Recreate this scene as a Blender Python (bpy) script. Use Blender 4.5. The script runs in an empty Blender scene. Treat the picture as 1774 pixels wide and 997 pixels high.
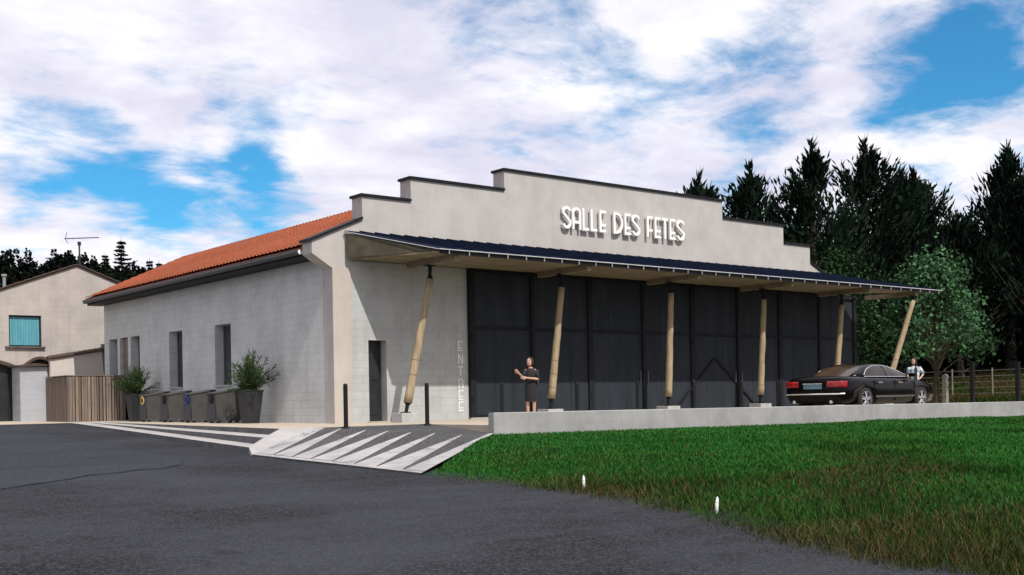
import bpy, bmesh, math, random
import numpy as np
from mathutils import Vector, Matrix
R = math.radians
rnd = random.Random(7)
scene = bpy.context.scene
COL = scene.collection

# ------------------------------------------------------------------ camera
cam_d = bpy.data.cameras.new('camera')
cam_d.sensor_width = 36.0
cam_d.lens = 39.63
cam_d.shift_y = 0.1057
cam_d.clip_start = 0.1
cam_d.clip_end = 3000
cam = bpy.data.objects.new('camera', cam_d)
COL.objects.link(cam)
right = Vector((0.781894, -0.623174, -0.017217))
up = Vector((0.012766, -0.011607, 0.999851))
fwd = Vector((0.623281, 0.781997, 0.001121))
M4 = Matrix.Identity(4)
for i in range(3):
    M4[i][0], M4[i][1], M4[i][2] = right[i], up[i], -fwd[i]
M4.translation = Vector((-14.113, -24.844, 0.6))
cam.matrix_world = M4
scene.camera = cam

# ------------------------------------------------------------------ sky
SUN_EL, SUN_AZ = 52.0, 4.0          # elevation; swing of the sun towards -x from straight in front of the facade
world = bpy.data.worlds.new('World')
scene.world = world
world.use_nodes = True
nt = world.node_tree
nt.nodes.clear()
def N(t, typ, **kw):
    n = t.nodes.new(typ)
    for k, v in kw.items():
        setattr(n, k, v)
    return n
def mth(t, op, a, b=None, c=None, clamp=False):
    n = N(t, 'ShaderNodeMath', operation=op, use_clamp=clamp)
    for i, x in enumerate((a, b, c)):
        if x is None: continue
        if isinstance(x, (int, float)): n.inputs[i].default_value = x
        else: t.links.new(x, n.inputs[i])
    return n.outputs[0]
def maprange(t, v, a, b, c=0.0, d=1.0, mode='SMOOTHSTEP'):
    n = N(t, 'ShaderNodeMapRange', interpolation_type=mode)
    t.links.new(v, n.inputs[0])
    for i, x in enumerate((a, b, c, d)): n.inputs[i+1].default_value = x
    return n.outputs[0]
out = N(nt, 'ShaderNodeOutputWorld'); bg = N(nt, 'ShaderNodeBackground')
bg.inputs['Strength'].default_value = 0.1
nt.links.new(bg.outputs[0], out.inputs[0])
sky = N(nt, 'ShaderNodeTexSky', sky_type='NISHITA', sun_disc=False)
sky.sun_elevation = R(SUN_EL); sky.sun_rotation = R(180 + SUN_AZ)
sky.air_density = 1.0; sky.dust_density = 0.3; sky.ozone_density = 3.0
tint = N(nt, 'ShaderNodeMixRGB', blend_type='MULTIPLY'); tint.inputs[0].default_value = 1
nt.links.new(sky.outputs[0], tint.inputs[1]); tint.inputs[2].default_value = (0.36, 1.08, 1.36, 1)
tc = N(nt, 'ShaderNodeTexCoord')
sep = N(nt, 'ShaderNodeSeparateXYZ'); nt.links.new(tc.outputs['Generated'], sep.inputs[0])
zz = mth(nt, 'ADD', mth(nt, 'MAXIMUM', sep.outputs[2], 0.0), 0.16)
comb = N(nt, 'ShaderNodeCombineXYZ')
nt.links.new(mth(nt, 'DIVIDE', sep.outputs[0], zz), comb.inputs[0])
nt.links.new(mth(nt, 'DIVIDE', sep.outputs[1], zz), comb.inputs[1])
def noise(t, vec, scale, detail=6, rough=0.55, dist=0.0, loc=None):
    if loc is not None:
        m = N(t, 'ShaderNodeMapping'); m.inputs[1].default_value = loc
        t.links.new(vec, m.inputs[0]); vec = m.outputs[0]
    n = N(t, 'ShaderNodeTexNoise'); n.inputs['Scale'].default_value = scale
    n.inputs['Detail'].default_value = detail; n.inputs['Roughness'].default_value = rough
    n.inputs['Distortion'].default_value = dist
    t.links.new(vec, n.inputs['Vector'])
    return n.outputs[0]
n1 = noise(nt, comb.outputs[0], 1.3, 8, 0.58, 0.4, (3.1, 1.7, 0))
n2 = noise(nt, comb.outputs[0], 4.2, 9, 0.58, 0.25, (0.4, 5.2, 0))
sm = N(nt, 'ShaderNodeMapping'); sm.inputs[2].default_value = (0, 0, R(-39)); sm.inputs[3].default_value = (0.9, 1.8, 1); nt.links.new(comb.outputs[0], sm.inputs[0])
n3 = noise(nt, sm.outputs[0], 4.0, 10, 0.68, 0.8, (2.2, 0.9, 0))      # wind-drawn streaks
# thinner cloud where blue shows through, as directions on the sky (direction, angular radius, weight)
CLEAR = [((0.8326, 0.4773, 0.2810), 0.084, 0.13),
         ((0.8270, 0.4995, 0.2580), 0.061, 0.12),
         ((0.8482, 0.4673, 0.2493), 0.084, 0.11),
         ((0.8700, 0.4512, 0.1986), 0.084, 0.08),
         ((0.8498, 0.4437, 0.2844), 0.054, 0.10),
         ((0.4111, 0.8857, 0.2160), 0.042, 0.26),
         ((0.3682, 0.9115, 0.1835), 0.038, 0.16),
         ((0.3244, 0.9229, 0.2072), 0.038, 0.12),
         ((0.2828, 0.9371, 0.2047), 0.061, 0.17),
         ((0.4392, 0.8730, 0.2122), 0.035, 0.20),
         ((0.3475, 0.9221, 0.1700), 0.038, 0.19),
         ((0.4470, 0.8795, 0.1634), 0.035, 0.26),
         ((0.3848, 0.9103, 0.1524), 0.042, 0.22),
         ((0.2523, 0.9471, 0.1982), 0.054, 0.14),
         ((0.4158, 0.8916, 0.1794), 0.035, 0.12),
         ((0.3259, 0.9288, 0.1761), 0.038, 0.12),
         ((0.6266, 0.7207, 0.2966), 0.100, 0.17),
         ((0.7432, 0.6129, 0.2685), 0.054, 0.18),
         ((0.7223, 0.6599, 0.2068), 0.069, 0.14),
         ((0.7779, 0.5630, 0.2791), 0.084, 0.05),
         ((0.8065, 0.5510, 0.2142), 0.092, 0.06)]
cl = mth(nt, 'ADD', mth(nt, 'MULTIPLY', n1, 0.35), mth(nt, 'MULTIPLY', n2, 1.15))
cl = mth(nt, 'ADD', cl, mth(nt, 'MULTIPLY', n3, 0.36))
cl = mth(nt, 'ADD', cl, -0.095)
for (d, rad, w) in CLEAR:
    v = Vector(d).normalized()
    dp = N(nt, 'ShaderNodeVectorMath', operation='DOT_PRODUCT')
    nt.links.new(tc.outputs['Generated'], dp.inputs[0]); dp.inputs[1].default_value = v
    g = maprange(nt, dp.outputs['Value'], math.cos(rad*1.25), 1.0, 0.0, w)
    cl = mth(nt, 'SUBTRACT', cl, g)
cmask = maprange(nt, cl, 0.36, 0.80)
shade = maprange(nt, noise(nt, comb.outputs[0], 2.1, 7, 0.6, 0.2, (7.7, 2.2, 0)), 0.35, 0.68, 0.0, 1.0)
ccol = N(nt, 'ShaderNodeMixRGB'); nt.links.new(shade, ccol.inputs[0])
ccol.inputs[1].default_value = (7.6, 7.5, 9.0, 1); ccol.inputs[2].default_value = (11.0, 10.8, 11.2, 1)
mixc = N(nt, 'ShaderNodeMixRGB'); nt.links.new(cmask, mixc.inputs[0])
nt.links.new(tint.outputs[0], mixc.inputs[1]); nt.links.new(ccol.outputs[0], mixc.inputs[2])
nt.links.new(mixc.outputs[0], bg.inputs[0])

# ------------------------------------------------------------------ sun and exposure
sd = bpy.data.lights.new('sun', 'SUN'); sd.energy = 4.9; sd.angle = R(0.53); sd.color = (1.0, 0.95, 0.87)
sun = bpy.data.objects.new('sun', sd); COL.objects.link(sun)
svec = Vector((-math.sin(R(SUN_AZ))*math.cos(R(SUN_EL)), -math.cos(R(SUN_AZ))*math.cos(R(SUN_EL)), math.sin(R(SUN_EL))))
sun.rotation_euler = svec.to_track_quat('Z', 'Y').to_euler()
sun.location = svec*60
vs = scene.view_settings
vs.view_transform = 'Standard'; vs.look = 'None'; vs.exposure = 0.0; vs.gamma = 1.0; vs.use_curve_mapping = False

# ------------------------------------------------------------------ materials
MATS = {}
def mat(name, col, rough=0.8, var=0.0, scale=3.0, col2=None, bump=0.0, bscale=40.0, metal=0.0, spec=0.4, coat=0.0, detail=5, stretch=None, attr=None, trans=0.0):
    if name in MATS: return MATS[name]
    m = bpy.data.materials.new(name); m.use_nodes = True
    t = m.node_tree; b = t.nodes['Principled BSDF']
    b.inputs['Roughness'].default_value = rough; b.inputs['Metallic'].default_value = metal
    b.inputs['Specular IOR Level'].default_value = spec; b.inputs['Coat Weight'].default_value = coat
    if trans: b.inputs['Transmission Weight'].default_value = trans
    c1 = (*col, 1)
    b.inputs['Base Color'].default_value = c1
    tcn = N(t, 'ShaderNodeTexCoord'); vec = tcn.outputs['Object']
    if stretch:
        mp = N(t, 'ShaderNodeMapping'); mp.inputs[3].default_value = stretch
        t.links.new(vec, mp.inputs[0]); vec = mp.outputs[0]
    base = None
    if attr:
        a = N(t, 'ShaderNodeAttribute', attribute_name=attr); base = a.outputs['Color']
        t.links.new(base, b.inputs['Base Color'])
    if var or col2:
        c2 = (*col2, 1) if col2 else tuple(x*(1-var) for x in col)+(1,)
        if not col2: c1 = tuple(min(1, x*(1+var*0.5)) for x in col)+(1,)
        f = maprange(t, noise(t, vec, scale, detail, 0.6), 0.3, 0.7)
        mx = N(t, 'ShaderNodeMixRGB'); t.links.new(f, mx.inputs[0])
        mx.inputs[1].default_value = c1; mx.inputs[2].default_value = c2
        base = mx.outputs[0]; t.links.new(base, b.inputs['Base Color'])
    if bump:
        bn = N(t, 'ShaderNodeBump'); bn.inputs['Strength'].default_value = bump; bn.inputs['Distance'].default_value = 0.02
        t.links.new(noise(t, vec, bscale, 6, 0.65), bn.inputs['Height']); t.links.new(bn.outputs[0], b.inputs['Normal'])
    MATS[name] = m
    return m

def wall_mat(name, col, axis, block=(0.5, 0.2), line=0.12, stain=0.18, bump=0.25):
    """rendered masonry: blotchy paint, faint courses showing through, weather streaks"""
    m = bpy.data.materials.new(name); m.use_nodes = True
    t = m.node_tree; b = t.nodes['Principled BSDF']; b.inputs['Roughness'].default_value = 0.9; b.inputs['Specular IOR Level'].default_value = 0.2
    g = N(t, 'ShaderNodeNewGeometry'); s = N(t, 'ShaderNodeSeparateXYZ'); t.links.new(g.outputs['Position'], s.inputs[0])
    cb = N(t, 'ShaderNodeCombineXYZ')
    t.links.new(s.outputs[axis], cb.inputs[0]); t.links.new(s.outputs[2], cb.inputs[1])
    br = N(t, 'ShaderNodeTexBrick'); t.links.new(cb.outputs[0], br.inputs['Vector'])
    br.inputs['Scale'].default_value = 1.0; br.inputs['Brick Width'].default_value = block[0]; br.inputs['Row Height'].default_value = block[1]
    br.inputs['Mortar Size'].default_value = 0.012; br.inputs['Mortar Smooth'].default_value = 0.6
    br.inputs['Color1'].default_value = (1, 1, 1, 1); br.inputs['Color2'].default_value = (1-line*0.5,)*3+(1,); br.inputs['Mortar'].default_value = (1-line*1.6,)*3+(1,)
    f = maprange(t, noise(t, g.outputs['Position'], 1.1, 7, 0.65), 0.3, 0.72)
    mx = N(t, 'ShaderNodeMixRGB'); t.links.new(f, mx.inputs[0])
    mx.inputs[1].default_value = (*[c*(1+0.04) for c in col], 1); mx.inputs[2].default_value = (*[c*(1-stain) for c in col], 1)
    mp = N(t, 'ShaderNodeMapping'); mp.inputs[3].default_value = (2.2, 2.2, 0.16); t.links.new(g.outputs['Position'], mp.inputs[0])
    st = maprange(t, noise(t, mp.outputs[0], 1.6, 5, 0.6), 0.5, 0.8, 0.0, stain*1.9)
    m2 = N(t, 'ShaderNodeMixRGB', blend_type='MULTIPLY'); m2.inputs[0].default_value = 1
    t.links.new(mx.outputs[0], m2.inputs[1]); t.links.new(br.outputs['Color'], m2.inputs[2])
    m3 = N(t, 'ShaderNodeMixRGB'); t.links.new(st, m3.inputs[0]); t.links.new(m2.outputs[0], m3.inputs[1]); m3.inputs[2].default_value = (*[c*0.55 for c in col], 1)
    t.links.new(m3.outputs[0], b.inputs['Base Color'])
    h = mth(t, 'ADD', mth(t, 'MULTIPLY', noise(t, g.outputs['Position'], 22, 6, 0.7), 0.6), mth(t, 'MULTIPLY', br.outputs['Fac'], -0.5*min(1, line*6)))
    bn = N(t, 'ShaderNodeBump'); bn.inputs['Strength'].default_value = bump; bn.inputs['Distance'].default_value = 0.03
    t.links.new(h, bn.inputs['Height']); t.links.new(bn.outputs[0], b.inputs['Normal'])
    MATS[name] = m
    return m

W_SIDE = wall_mat('side_wall_paint', (0.52, 0.535, 0.53), 1, block=(0.40, 0.20), line=0.10, stain=0.16)
W_FRONT = wall_mat('front_wall_paint', (0.425, 0.402, 0.385), 0, block=(1.1, 0.55), line=0.02, stain=0.13, bump=0.15)
W_BLOCK = wall_mat('block_wall_paint', (0.40, 0.415, 0.41), 0, block=(0.40, 0.20), line=0.08, stain=0.16)
W_HOUSE = wall_mat('house_render', (0.41, 0.372, 0.345), 0, block=(0.45, 0.22), line=0.06, stain=0.16)
W_SHED = wall_mat('shed_render', (0.36, 0.37, 0.40), 0, block=(0.4, 0.2), line=0.06, stain=0.10)
W_WHITE = wall_mat('garden_wall_render', (0.50, 0.455, 0.415), 0, block=(2, 1), line=0.01, stain=0.08)
W_LOW = wall_mat('low_wall_concrete', (0.31, 0.31, 0.305), 0, block=(3.0, 1.0), line=0.02, stain=0.26, bump=0.3)
BLACKM = mat('black_metal', (0.009, 0.009, 0.011), 0.6, var=0.3, scale=6, spec=0.2)
NAVY = mat('navy_roofing', (0.0045, 0.009, 0.024), 0.8, var=0.35, scale=2.5, spec=0.06)
WHITE = mat('white_paint', (0.78, 0.78, 0.76), 0.5, var=0.08, scale=9)
LETTER = mat('letter_white', (0.80, 0.79, 0.77), 0.5, var=0.04, scale=9)
SOFFIT = mat('soffit_wood', (0.21, 0.175, 0.11), 0.75, var=0.3, scale=3, stretch=(0.3, 3, 3), bump=0.1)
POLE = mat('pole_wood', (0.34, 0.265, 0.165), 0.8, col2=(0.23, 0.175, 0.105), scale=5, stretch=(3, 3, 0.35), bump=0.25, bscale=14)
CLAD = mat('dark_cladding', (0.024, 0.029, 0.036), 0.7, var=0.22, scale=1.3, spec=0.12, stretch=(2, 2, 0.5))
CLADF = mat('dark_cladding_frame', (0.014, 0.015, 0.018), 0.65, var=0.2, scale=4, spec=0.12)
DOORM = mat('dark_door', (0.016, 0.017, 0.020), 0.5, var=0.3, scale=3)
CREAM = mat('cream_paving', (0.42, 0.355, 0.275), 0.85, col2=(0.33, 0.285, 0.235), scale=1.6, bump=0.15, bscale=60)
PALE = mat('pale_concrete', (0.36, 0.35, 0.345), 0.85, col2=(0.28, 0.275, 0.27), scale=1.4, bump=0.2, bscale=70)
RISER = mat('riser_shade', (0.11, 0.11, 0.115), 0.9, var=0.3, scale=3)  # dark tone stands in for the shade on the step faces
PLINTH = mat('plinth_concrete', (0.36, 0.36, 0.35), 0.85, var=0.15, scale=6, bump=0.2)
GLASS = mat('window_glass', (0.035, 0.045, 0.055), 0.12, var=0.3, scale=1.2, spec=0.6)
FRAME = mat('window_frame', (0.10, 0.11, 0.12), 0.6, var=0.15, scale=6)
SILL = mat('window_sill', (0.36, 0.36, 0.35), 0.8, var=0.2, scale=8)

def asphalt(name, col, patch=0.35):
    m = bpy.data.materials.new(name); m.use_nodes = True
    t = m.node_tree; b = t.nodes['Principled BSDF']; b.inputs['Roughness'].default_value = 0.95; b.inputs['Specular IOR Level'].default_value = 0.08
    g = N(t, 'ShaderNodeNewGeometry'); P = g.outputs['Position']
    f = maprange(t, noise(t, P, 0.35, 6, 0.6), 0.3, 0.7)
    a = N(t, 'ShaderNodeMixRGB'); t.links.new(f, a.inputs[0]); a.inputs[1].default_value = (*[c*(1-patch) for c in col], 1); a.inputs[2].default_value = (*[c*(1+patch) for c in col], 1)
    # stones in the binder
    vo = N(t, 'ShaderNodeTexVoronoi', feature='F1'); vo.inputs['Scale'].default_value = 46; t.links.new(P, vo.inputs['Vector'])
    sh = N(t, 'ShaderNodeSeparateColor'); t.links.new(vo.outputs['Color'], sh.inputs[0])
    k = maprange(t, sh.outputs[0], 0.45, 1.0, 0.0, 0.85, 'LINEAR')
    c = N(t, 'ShaderNodeMixRGB'); t.links.new(k, c.inputs[0]); t.links.new(a.outputs[0], c.inputs[1]); c.inputs[2].default_value = (*[x*2.4 for x in col], 1)
    dk = maprange(t, noise(t, P, 5.0, 5, 0.7), 0.52, 0.75, 0.0, 0.25)
    d = N(t, 'ShaderNodeMixRGB'); t.links.new(dk, d.inputs[0]); t.links.new(c.outputs[0], d.inputs[1]); d.inputs[2].default_value = (*[x*0.5 for x in col], 1)
    # dusty wheel-swept streaks
    mp = N(t, 'ShaderNodeMapping'); mp.inputs[2].default_value = (0, 0, R(-38)); mp.inputs[3].default_value = (0.25, 2.2, 1); t.links.new(P, mp.inputs[0])
    du = maprange(t, noise(t, mp.outputs[0], 0.8, 7, 0.68), 0.42, 0.75, 0.0, 0.55)
    oil = maprange(t, noise(t, P, 0.9, 3, 0.5, 0.0, (4.4, 8.1, 0)), 0.66, 0.74, 0.0, 0.55)
    d2 = N(t, 'ShaderNodeMixRGB'); t.links.new(oil, d2.inputs[0]); t.links.new(d.outputs[0], d2.inputs[1]); d2.inputs[2].default_value = (*[x*0.45 for x in col], 1); d = d2
    e = N(t, 'ShaderNodeMixRGB'); t.links.new(du, e.inputs[0]); t.links.new(d.outputs[0], e.inputs[1]); e.inputs[2].default_value = (*[x*1.9 for x in col], 1)
    # hairline cracks
    v2 = N(t, 'ShaderNodeTexVoronoi', feature='DISTANCE_TO_EDGE'); v2.inputs['Scale'].default_value = 0.22
    wv = N(t, 'ShaderNodeMixRGB', blend_type='ADD'); wv.inputs[0].default_value = 0.9; t.links.new(P, wv.inputs[1])
    nn = N(t, 'ShaderNodeTexNoise'); nn.inputs['Scale'].default_value = 1.1; nn.inputs['Detail'].default_value = 6; t.links.new(P, nn.inputs['Vector']); t.links.new(nn.outputs['Color'], wv.inputs[2])
    t.links.new(wv.outputs[0], v2.inputs['Vector'])
    ck = maprange(t, v2.outputs['Distance'], 0.0, 0.004, 0.22, 0.0)
    h = N(t, 'ShaderNodeMixRGB'); t.links.new(ck, h.inputs[0]); t.links.new(e.outputs[0], h.inputs[1]); h.inputs[2].default_value = (*[x*0.3 for x in col], 1)
    t.links.new(h.outputs[0], b.inputs['Base Color'])
    bn = N(t, 'ShaderNodeBump'); bn.inputs['Strength'].default_value = 0.55; bn.inputs['Distance'].default_value = 0.012
    t.links.new(mth(t, 'ADD', vo.outputs['Distance'], noise(t, P, 90, 4, 0.7)), bn.inputs['Height']); t.links.new(bn.outputs[0], b.inputs['Normal'])
    MATS[name] = m
    return m
ROAD = asphalt('road_asphalt', (0.022, 0.0235, 0.0275), 0.5)
ROAD2 = asphalt('patch_asphalt', (0.023, 0.026, 0.032), 0.22)
RAMPA = asphalt('ramp_asphalt', (0.052, 0.052, 0.055), 0.2)

def roof_tiles():
    m = bpy.data.materials.new('roof_tiles'); m.use_nodes = True
    t = m.node_tree; b = t.nodes['Principled BSDF']; b.inputs['Roughness'].default_value = 0.9; b.inputs['Specular IOR Level'].default_value = 0.05
    g = N(t, 'ShaderNodeNewGeometry'); s = N(t, 'ShaderNodeSeparateXYZ'); t.links.new(g.outputs['Position'], s.inputs[0])
    cb = N(t, 'ShaderNodeCombineXYZ'); t.links.new(s.outputs[1], cb.inputs[0]); t.links.new(s.outputs[0], cb.inputs[1])
    br = N(t, 'ShaderNodeTexBrick'); t.links.new(cb.outputs[0], br.inputs['Vector']); br.offset = 0.0
    br.inputs['Scale'].default_value = 1; br.inputs['Brick Width'].default_value = 0.22; br.inputs['Row Height'].default_value = 0.34; br.inputs['Mortar Size'].default_value = 0.02
    br.inputs['Color1'].default_value = (0.28, 0.082, 0.042, 1); br.inputs['Color2'].default_value = (0.24, 0.062, 0.03, 1); br.inputs['Mortar'].default_value = (0.16, 0.045, 0.025, 1)
    f = maprange(t, noise(t, g.outputs['Position'], 0.9, 7, 0.65), 0.45, 0.78, 0.0, 0.55)
    mx = N(t, 'ShaderNodeMixRGB'); t.links.new(f, mx.inputs[0]); t.links.new(br.outputs[0], mx.inputs[1]); mx.inputs[2].default_value = (0.20, 0.085, 0.05, 1)
    t.links.new(mx.outputs[0], b.inputs['Base Color'])
    bn = N(t, 'ShaderNodeBump'); bn.inputs['Strength'].default_value = 0.6; bn.inputs['Distance'].default_value = 0.04
    t.links.new(mth(t, 'SUBTRACT', 1.0, br.outputs['Fac']), bn.inputs['Height']); t.links.new(bn.outputs[0], b.inputs['Normal'])
    MATS['roof_tiles'] = m
    return m
TILES = roof_tiles()

# ------------------------------------------------------------------ mesh helpers
BASE = {}
class MB:
    def __init__(self): self.v = []; self.f = []
    def add(self, vs_, fs_):
        o = len(self.v); self.v += [tuple(p) for p in vs_]; self.f += [tuple(i+o for i in q) for q in fs_]; return self
    def box(self, x0, x1, y0, y1, z0, z1):
        return self.add([(x0,y0,z0),(x1,y0,z0),(x1,y1,z0),(x0,y1,z0),(x0,y0,z1),(x1,y0,z1),(x1,y1,z1),(x0,y1,z1)],
                        [(0,3,2,1),(4,5,6,7),(0,1,5,4),(1,2,6,5),(2,3,7,6),(3,0,4,7)])
    def tube(self, pts, rad, n=10, cap=True):
        pts = [Vector(p) for p in pts]
        rad = rad if isinstance(rad, (list, tuple)) else [rad]*len(pts)
        vs_, fs_ = [], []
        prev = None
        for i, p in enumerate(pts):
            d = (pts[min(i+1, len(pts)-1)] - pts[max(i-1, 0)]).normalized()
            if prev is None:
                a = Vector((0,0,1)) if abs(d.z) < 0.9 else Vector((1,0,0))
                u_ = d.cross(a).normalized()
            else:
                u_ = (prev - d*prev.dot(d)).normalized()
            prev = u_; w = d.cross(u_)
            for k in range(n):
                an = 2*math.pi*k/n
                vs_.append(p + (u_*math.cos(an) + w*math.sin(an))*rad[i])
        for i in range(len(pts)-1):
            for k in range(n):
                fs_.append((i*n+k, i*n+(k+1) % n, (i+1)*n+(k+1) % n, (i+1)*n+k))
        if cap:
            fs_.append(tuple(range(n))[::-1]); fs_.append(tuple((len(pts)-1)*n+k for k in range(n)))
        return self.add(vs_, fs_)
    def prism(self, poly, f0, f1):
        """poly: 2D outline; f0/f1 map (a,b) to the near/far 3D point"""
        n = len(poly)
        return self.add([f0(*p) for p in poly]+[f1(*p) for p in poly],
                        [tuple(range(n)), tuple(range(2*n-1, n-1, -1))]+[(i, i+n, (i+1) % n+n, (i+1) % n) for i in range(n)])
    def loft(self, rings, closed=True, caps=True):
        n = len(rings[0]); vs_ = [p for r_ in rings for p in r_]; fs_ = []
        for i in range(len(rings)-1):
            for k in range(n if closed else n-1):
                fs_.append((i*n+k, i*n+(k+1) % n, (i+1)*n+(k+1) % n, (i+1)*n+k))
        if caps:
            fs_.append(tuple(range(n))[::-1]); fs_.append(tuple((len(rings)-1)*n+k for k in range(n)))
        return self.add(vs_, fs_)
    def strip(self, pts, w, d0, d1, plane, closed=False):
        """flat stroke of width w along a 2D centre line, extruded from d0 to d1"""
        P = [Vector(p) for p in pts]; n = len(P); L = []; Rr = []
        for i in range(n):
            if closed: a, c = P[i-1], P[(i+1) % n]
            else: a, c = P[max(i-1, 0)], P[min(i+1, n-1)]
            d1_ = (P[i]-a).normalized() if (P[i]-a).length > 1e-6 else (c-P[i]).normalized()
            d2_ = (c-P[i]).normalized() if (c-P[i]).length > 1e-6 else d1_
            nn_ = Vector((-(d1_+d2_).y, (d1_+d2_).x)).normalized()
            k = 1/max(0.4, nn_.dot(Vector((-d1_.y, d1_.x))))
            L.append(P[i]+nn_*w/2*k); Rr.append(P[i]-nn_*w/2*k)
        vs_ = []
        for i in range(n):
            vs_ += [plane(L[i].x, L[i].y, d0), plane(Rr[i].x, Rr[i].y, d0), plane(Rr[i].x, Rr[i].y, d1), plane(L[i].x, L[i].y, d1)]
        fs_ = []
        for i in range(n if closed else n-1):
            j = (i+1) % n
            for k in range(4):
                fs_.append((i*4+k, i*4+(k+1) % 4, j*4+(k+1) % 4, j*4+k))
        if not closed: fs_ += [(3,2,1,0), tuple((n-1)*4+k for k in range(4))]
        return self.add(vs_, fs_)
    def build(self, name, m, parent=None, smooth=False, bevel=0.0, base=None):
        off = Vector(base) if base is not None else (BASE.get(parent.name, Vector()) if parent else Vector())
        me = bpy.data.meshes.new(name)
        me.from_pydata([tuple(Vector(p)-off) for p in self.v], [], self.f)
        bm = bmesh.new(); bm.from_mesh(me)
        bmesh.ops.recalc_face_normals(bm, faces=bm.faces)
        if bevel:
            bmesh.ops.remove_doubles(bm, verts=bm.verts, dist=1e-5)
            bmesh.ops.bevel(bm, geom=[e for e in bm.edges if len(e.link_faces) == 2 and e.calc_face_angle(0) > 0.5], offset=bevel, segments=2, profile=0.6, affect='EDGES')
        bm.to_mesh(me); bm.free()
        if smooth:
            me.polygons.foreach_set('use_smooth', [True]*len(me.polygons))
        return link(name, me, m, parent, off if parent is None else None)
def link(name, me, m, parent=None, loc=None):
    if m is not None and not me.materials: me.materials.append(m)
    o = bpy.data.objects.new(name, me); COL.objects.link(o)
    if parent is not None:
        o.parent = parent; BASE[o.name] = BASE.get(parent.name, Vector())
    elif loc is not None:
        o.location = loc; BASE[o.name] = Vector(loc)
    return o
def tag(o, label=None, cat=None, group=None, kind=None):
    if label: o['label'] = label
    if cat: o['category'] = cat
    if group: o['group'] = group
    if kind: o['kind'] = kind
    return o
def thing(name, loc, label, cat, group=None):
    o = bpy.data.objects.new(name, None); COL.objects.link(o); o.location = loc; o.empty_display_size = 0.2
    BASE[o.name] = Vector(loc)
    return tag(o, label, cat, group)
def copy_tree(o, parent=None):
    c = o.copy(); COL.objects.link(c)
    if parent is not None: c.parent = parent
    for ch in [x for x in o.children]: copy_tree(ch, c)
    return c
def struct(o, label=None):
    o['kind'] = 'structure'
    if label: o['label'] = label
    return o
def wall_cells(mb, us, zs, holes, f0, f1):
    """grid wall with rectangular holes; f0/f1 map (u,z) to the outer / inner face"""
    us = sorted(set(us)); zs = sorted(set(zs))
    def solid(i, j):
        if i < 0 or j < 0 or i >= len(us)-1 or j >= len(zs)-1: return False
        a, b_ = (us[i]+us[i+1])/2, (zs[j]+zs[j+1])/2
        return not any(h[0] < a < h[1] and h[2] < b_ < h[3] for h in holes)
    for i in range(len(us)-1):
        for j in range(len(zs)-1):
            if not solid(i, j): continue
            a, b_, c, d = us[i], us[i+1], zs[j], zs[j+1]
            mb.add([f0(a,c), f0(b_,c), f0(b_,d), f0(a,d)], [(0,1,2,3)])
            mb.add([f1(a,c), f1(b_,c), f1(b_,d), f1(a,d)], [(3,2,1,0)])
            for (p, q, ni, nj) in (((a,c),(b_,c),i,j-1), ((b_,c),(b_,d),i+1,j), ((b_,d),(a,d),i,j+1), ((a,d),(a,c),i-1,j)):
                if not solid(ni, nj): mb.add([f0(*p), f0(*q), f1(*q), f1(*p)], [(3,2,1,0)])
def sstep(t): t = max(0.0, min(1.0, t)); return t*t*(3-2*t)
def lerp3(a, b_, t): return tuple(a[i]+(b_[i]-a[i])*t for i in range(3))
def road_z(y): return max(-1.7, min(-0.45+0.027*(y+4.3), 0.0))

# ================================================================== SETTING
def ground_z(x, y):
    z = road_z(y)-0.10
    z += sstep((x-27)/5)*(0.12-z) if x > 27 else 0
    z += 1.9*sstep((x-31)/22)
    d = math.hypot(x, y)
    if d > 140: z = z*(1-sstep((d-140)/150)) + 0.4*sstep((d-140)/150)
    return z
xs = [-900,-500,-300,-180,-110,-70]+list(range(-50,90,2))+[100,130,180,300,500,900]
ys = [-900,-500,-300,-180,-110,-70]+list(range(-50,90,2))+[100,130,180,300,500,900]
mb = MB(); nx = len(xs)
mb.add([(x, y, ground_z(x, y)) for y in ys for x in xs], [(j*nx+i, j*nx+i+1, (j+1)*nx+i+1, (j+1)*nx+i) for j in range(len(ys)-1) for i in range(nx-1)])
FIELD = mat('field_ground', (0.045, 0.052, 0.018), 0.95, col2=(0.075, 0.058, 0.03), spec=0.05, scale=0.35, bump=0.6, bscale=6)
struct(mb.build('ground', FIELD, smooth=True))

# road: one sheet rising gently towards the building
mb = MB(); X = list(np.linspace(-60, 34, 48)); Yv = [-90,-70,-50]+list(np.linspace(-40, 12.0, 53))+[13, 16, 22, 34]
mb.add([(x, y, road_z(y)+0.006*math.sin(x*0.9+y*0.5)*sstep((4-y)/8)) for y in Yv for x in X],
       [(j*len(X)+i, j*len(X)+i+1, (j+1)*len(X)+i+1, (j+1)*len(X)+i) for j in range(len(Yv)-1) for i in range(len(X)-1)])
struct(mb.build('road', ROAD, smooth=True))
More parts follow.
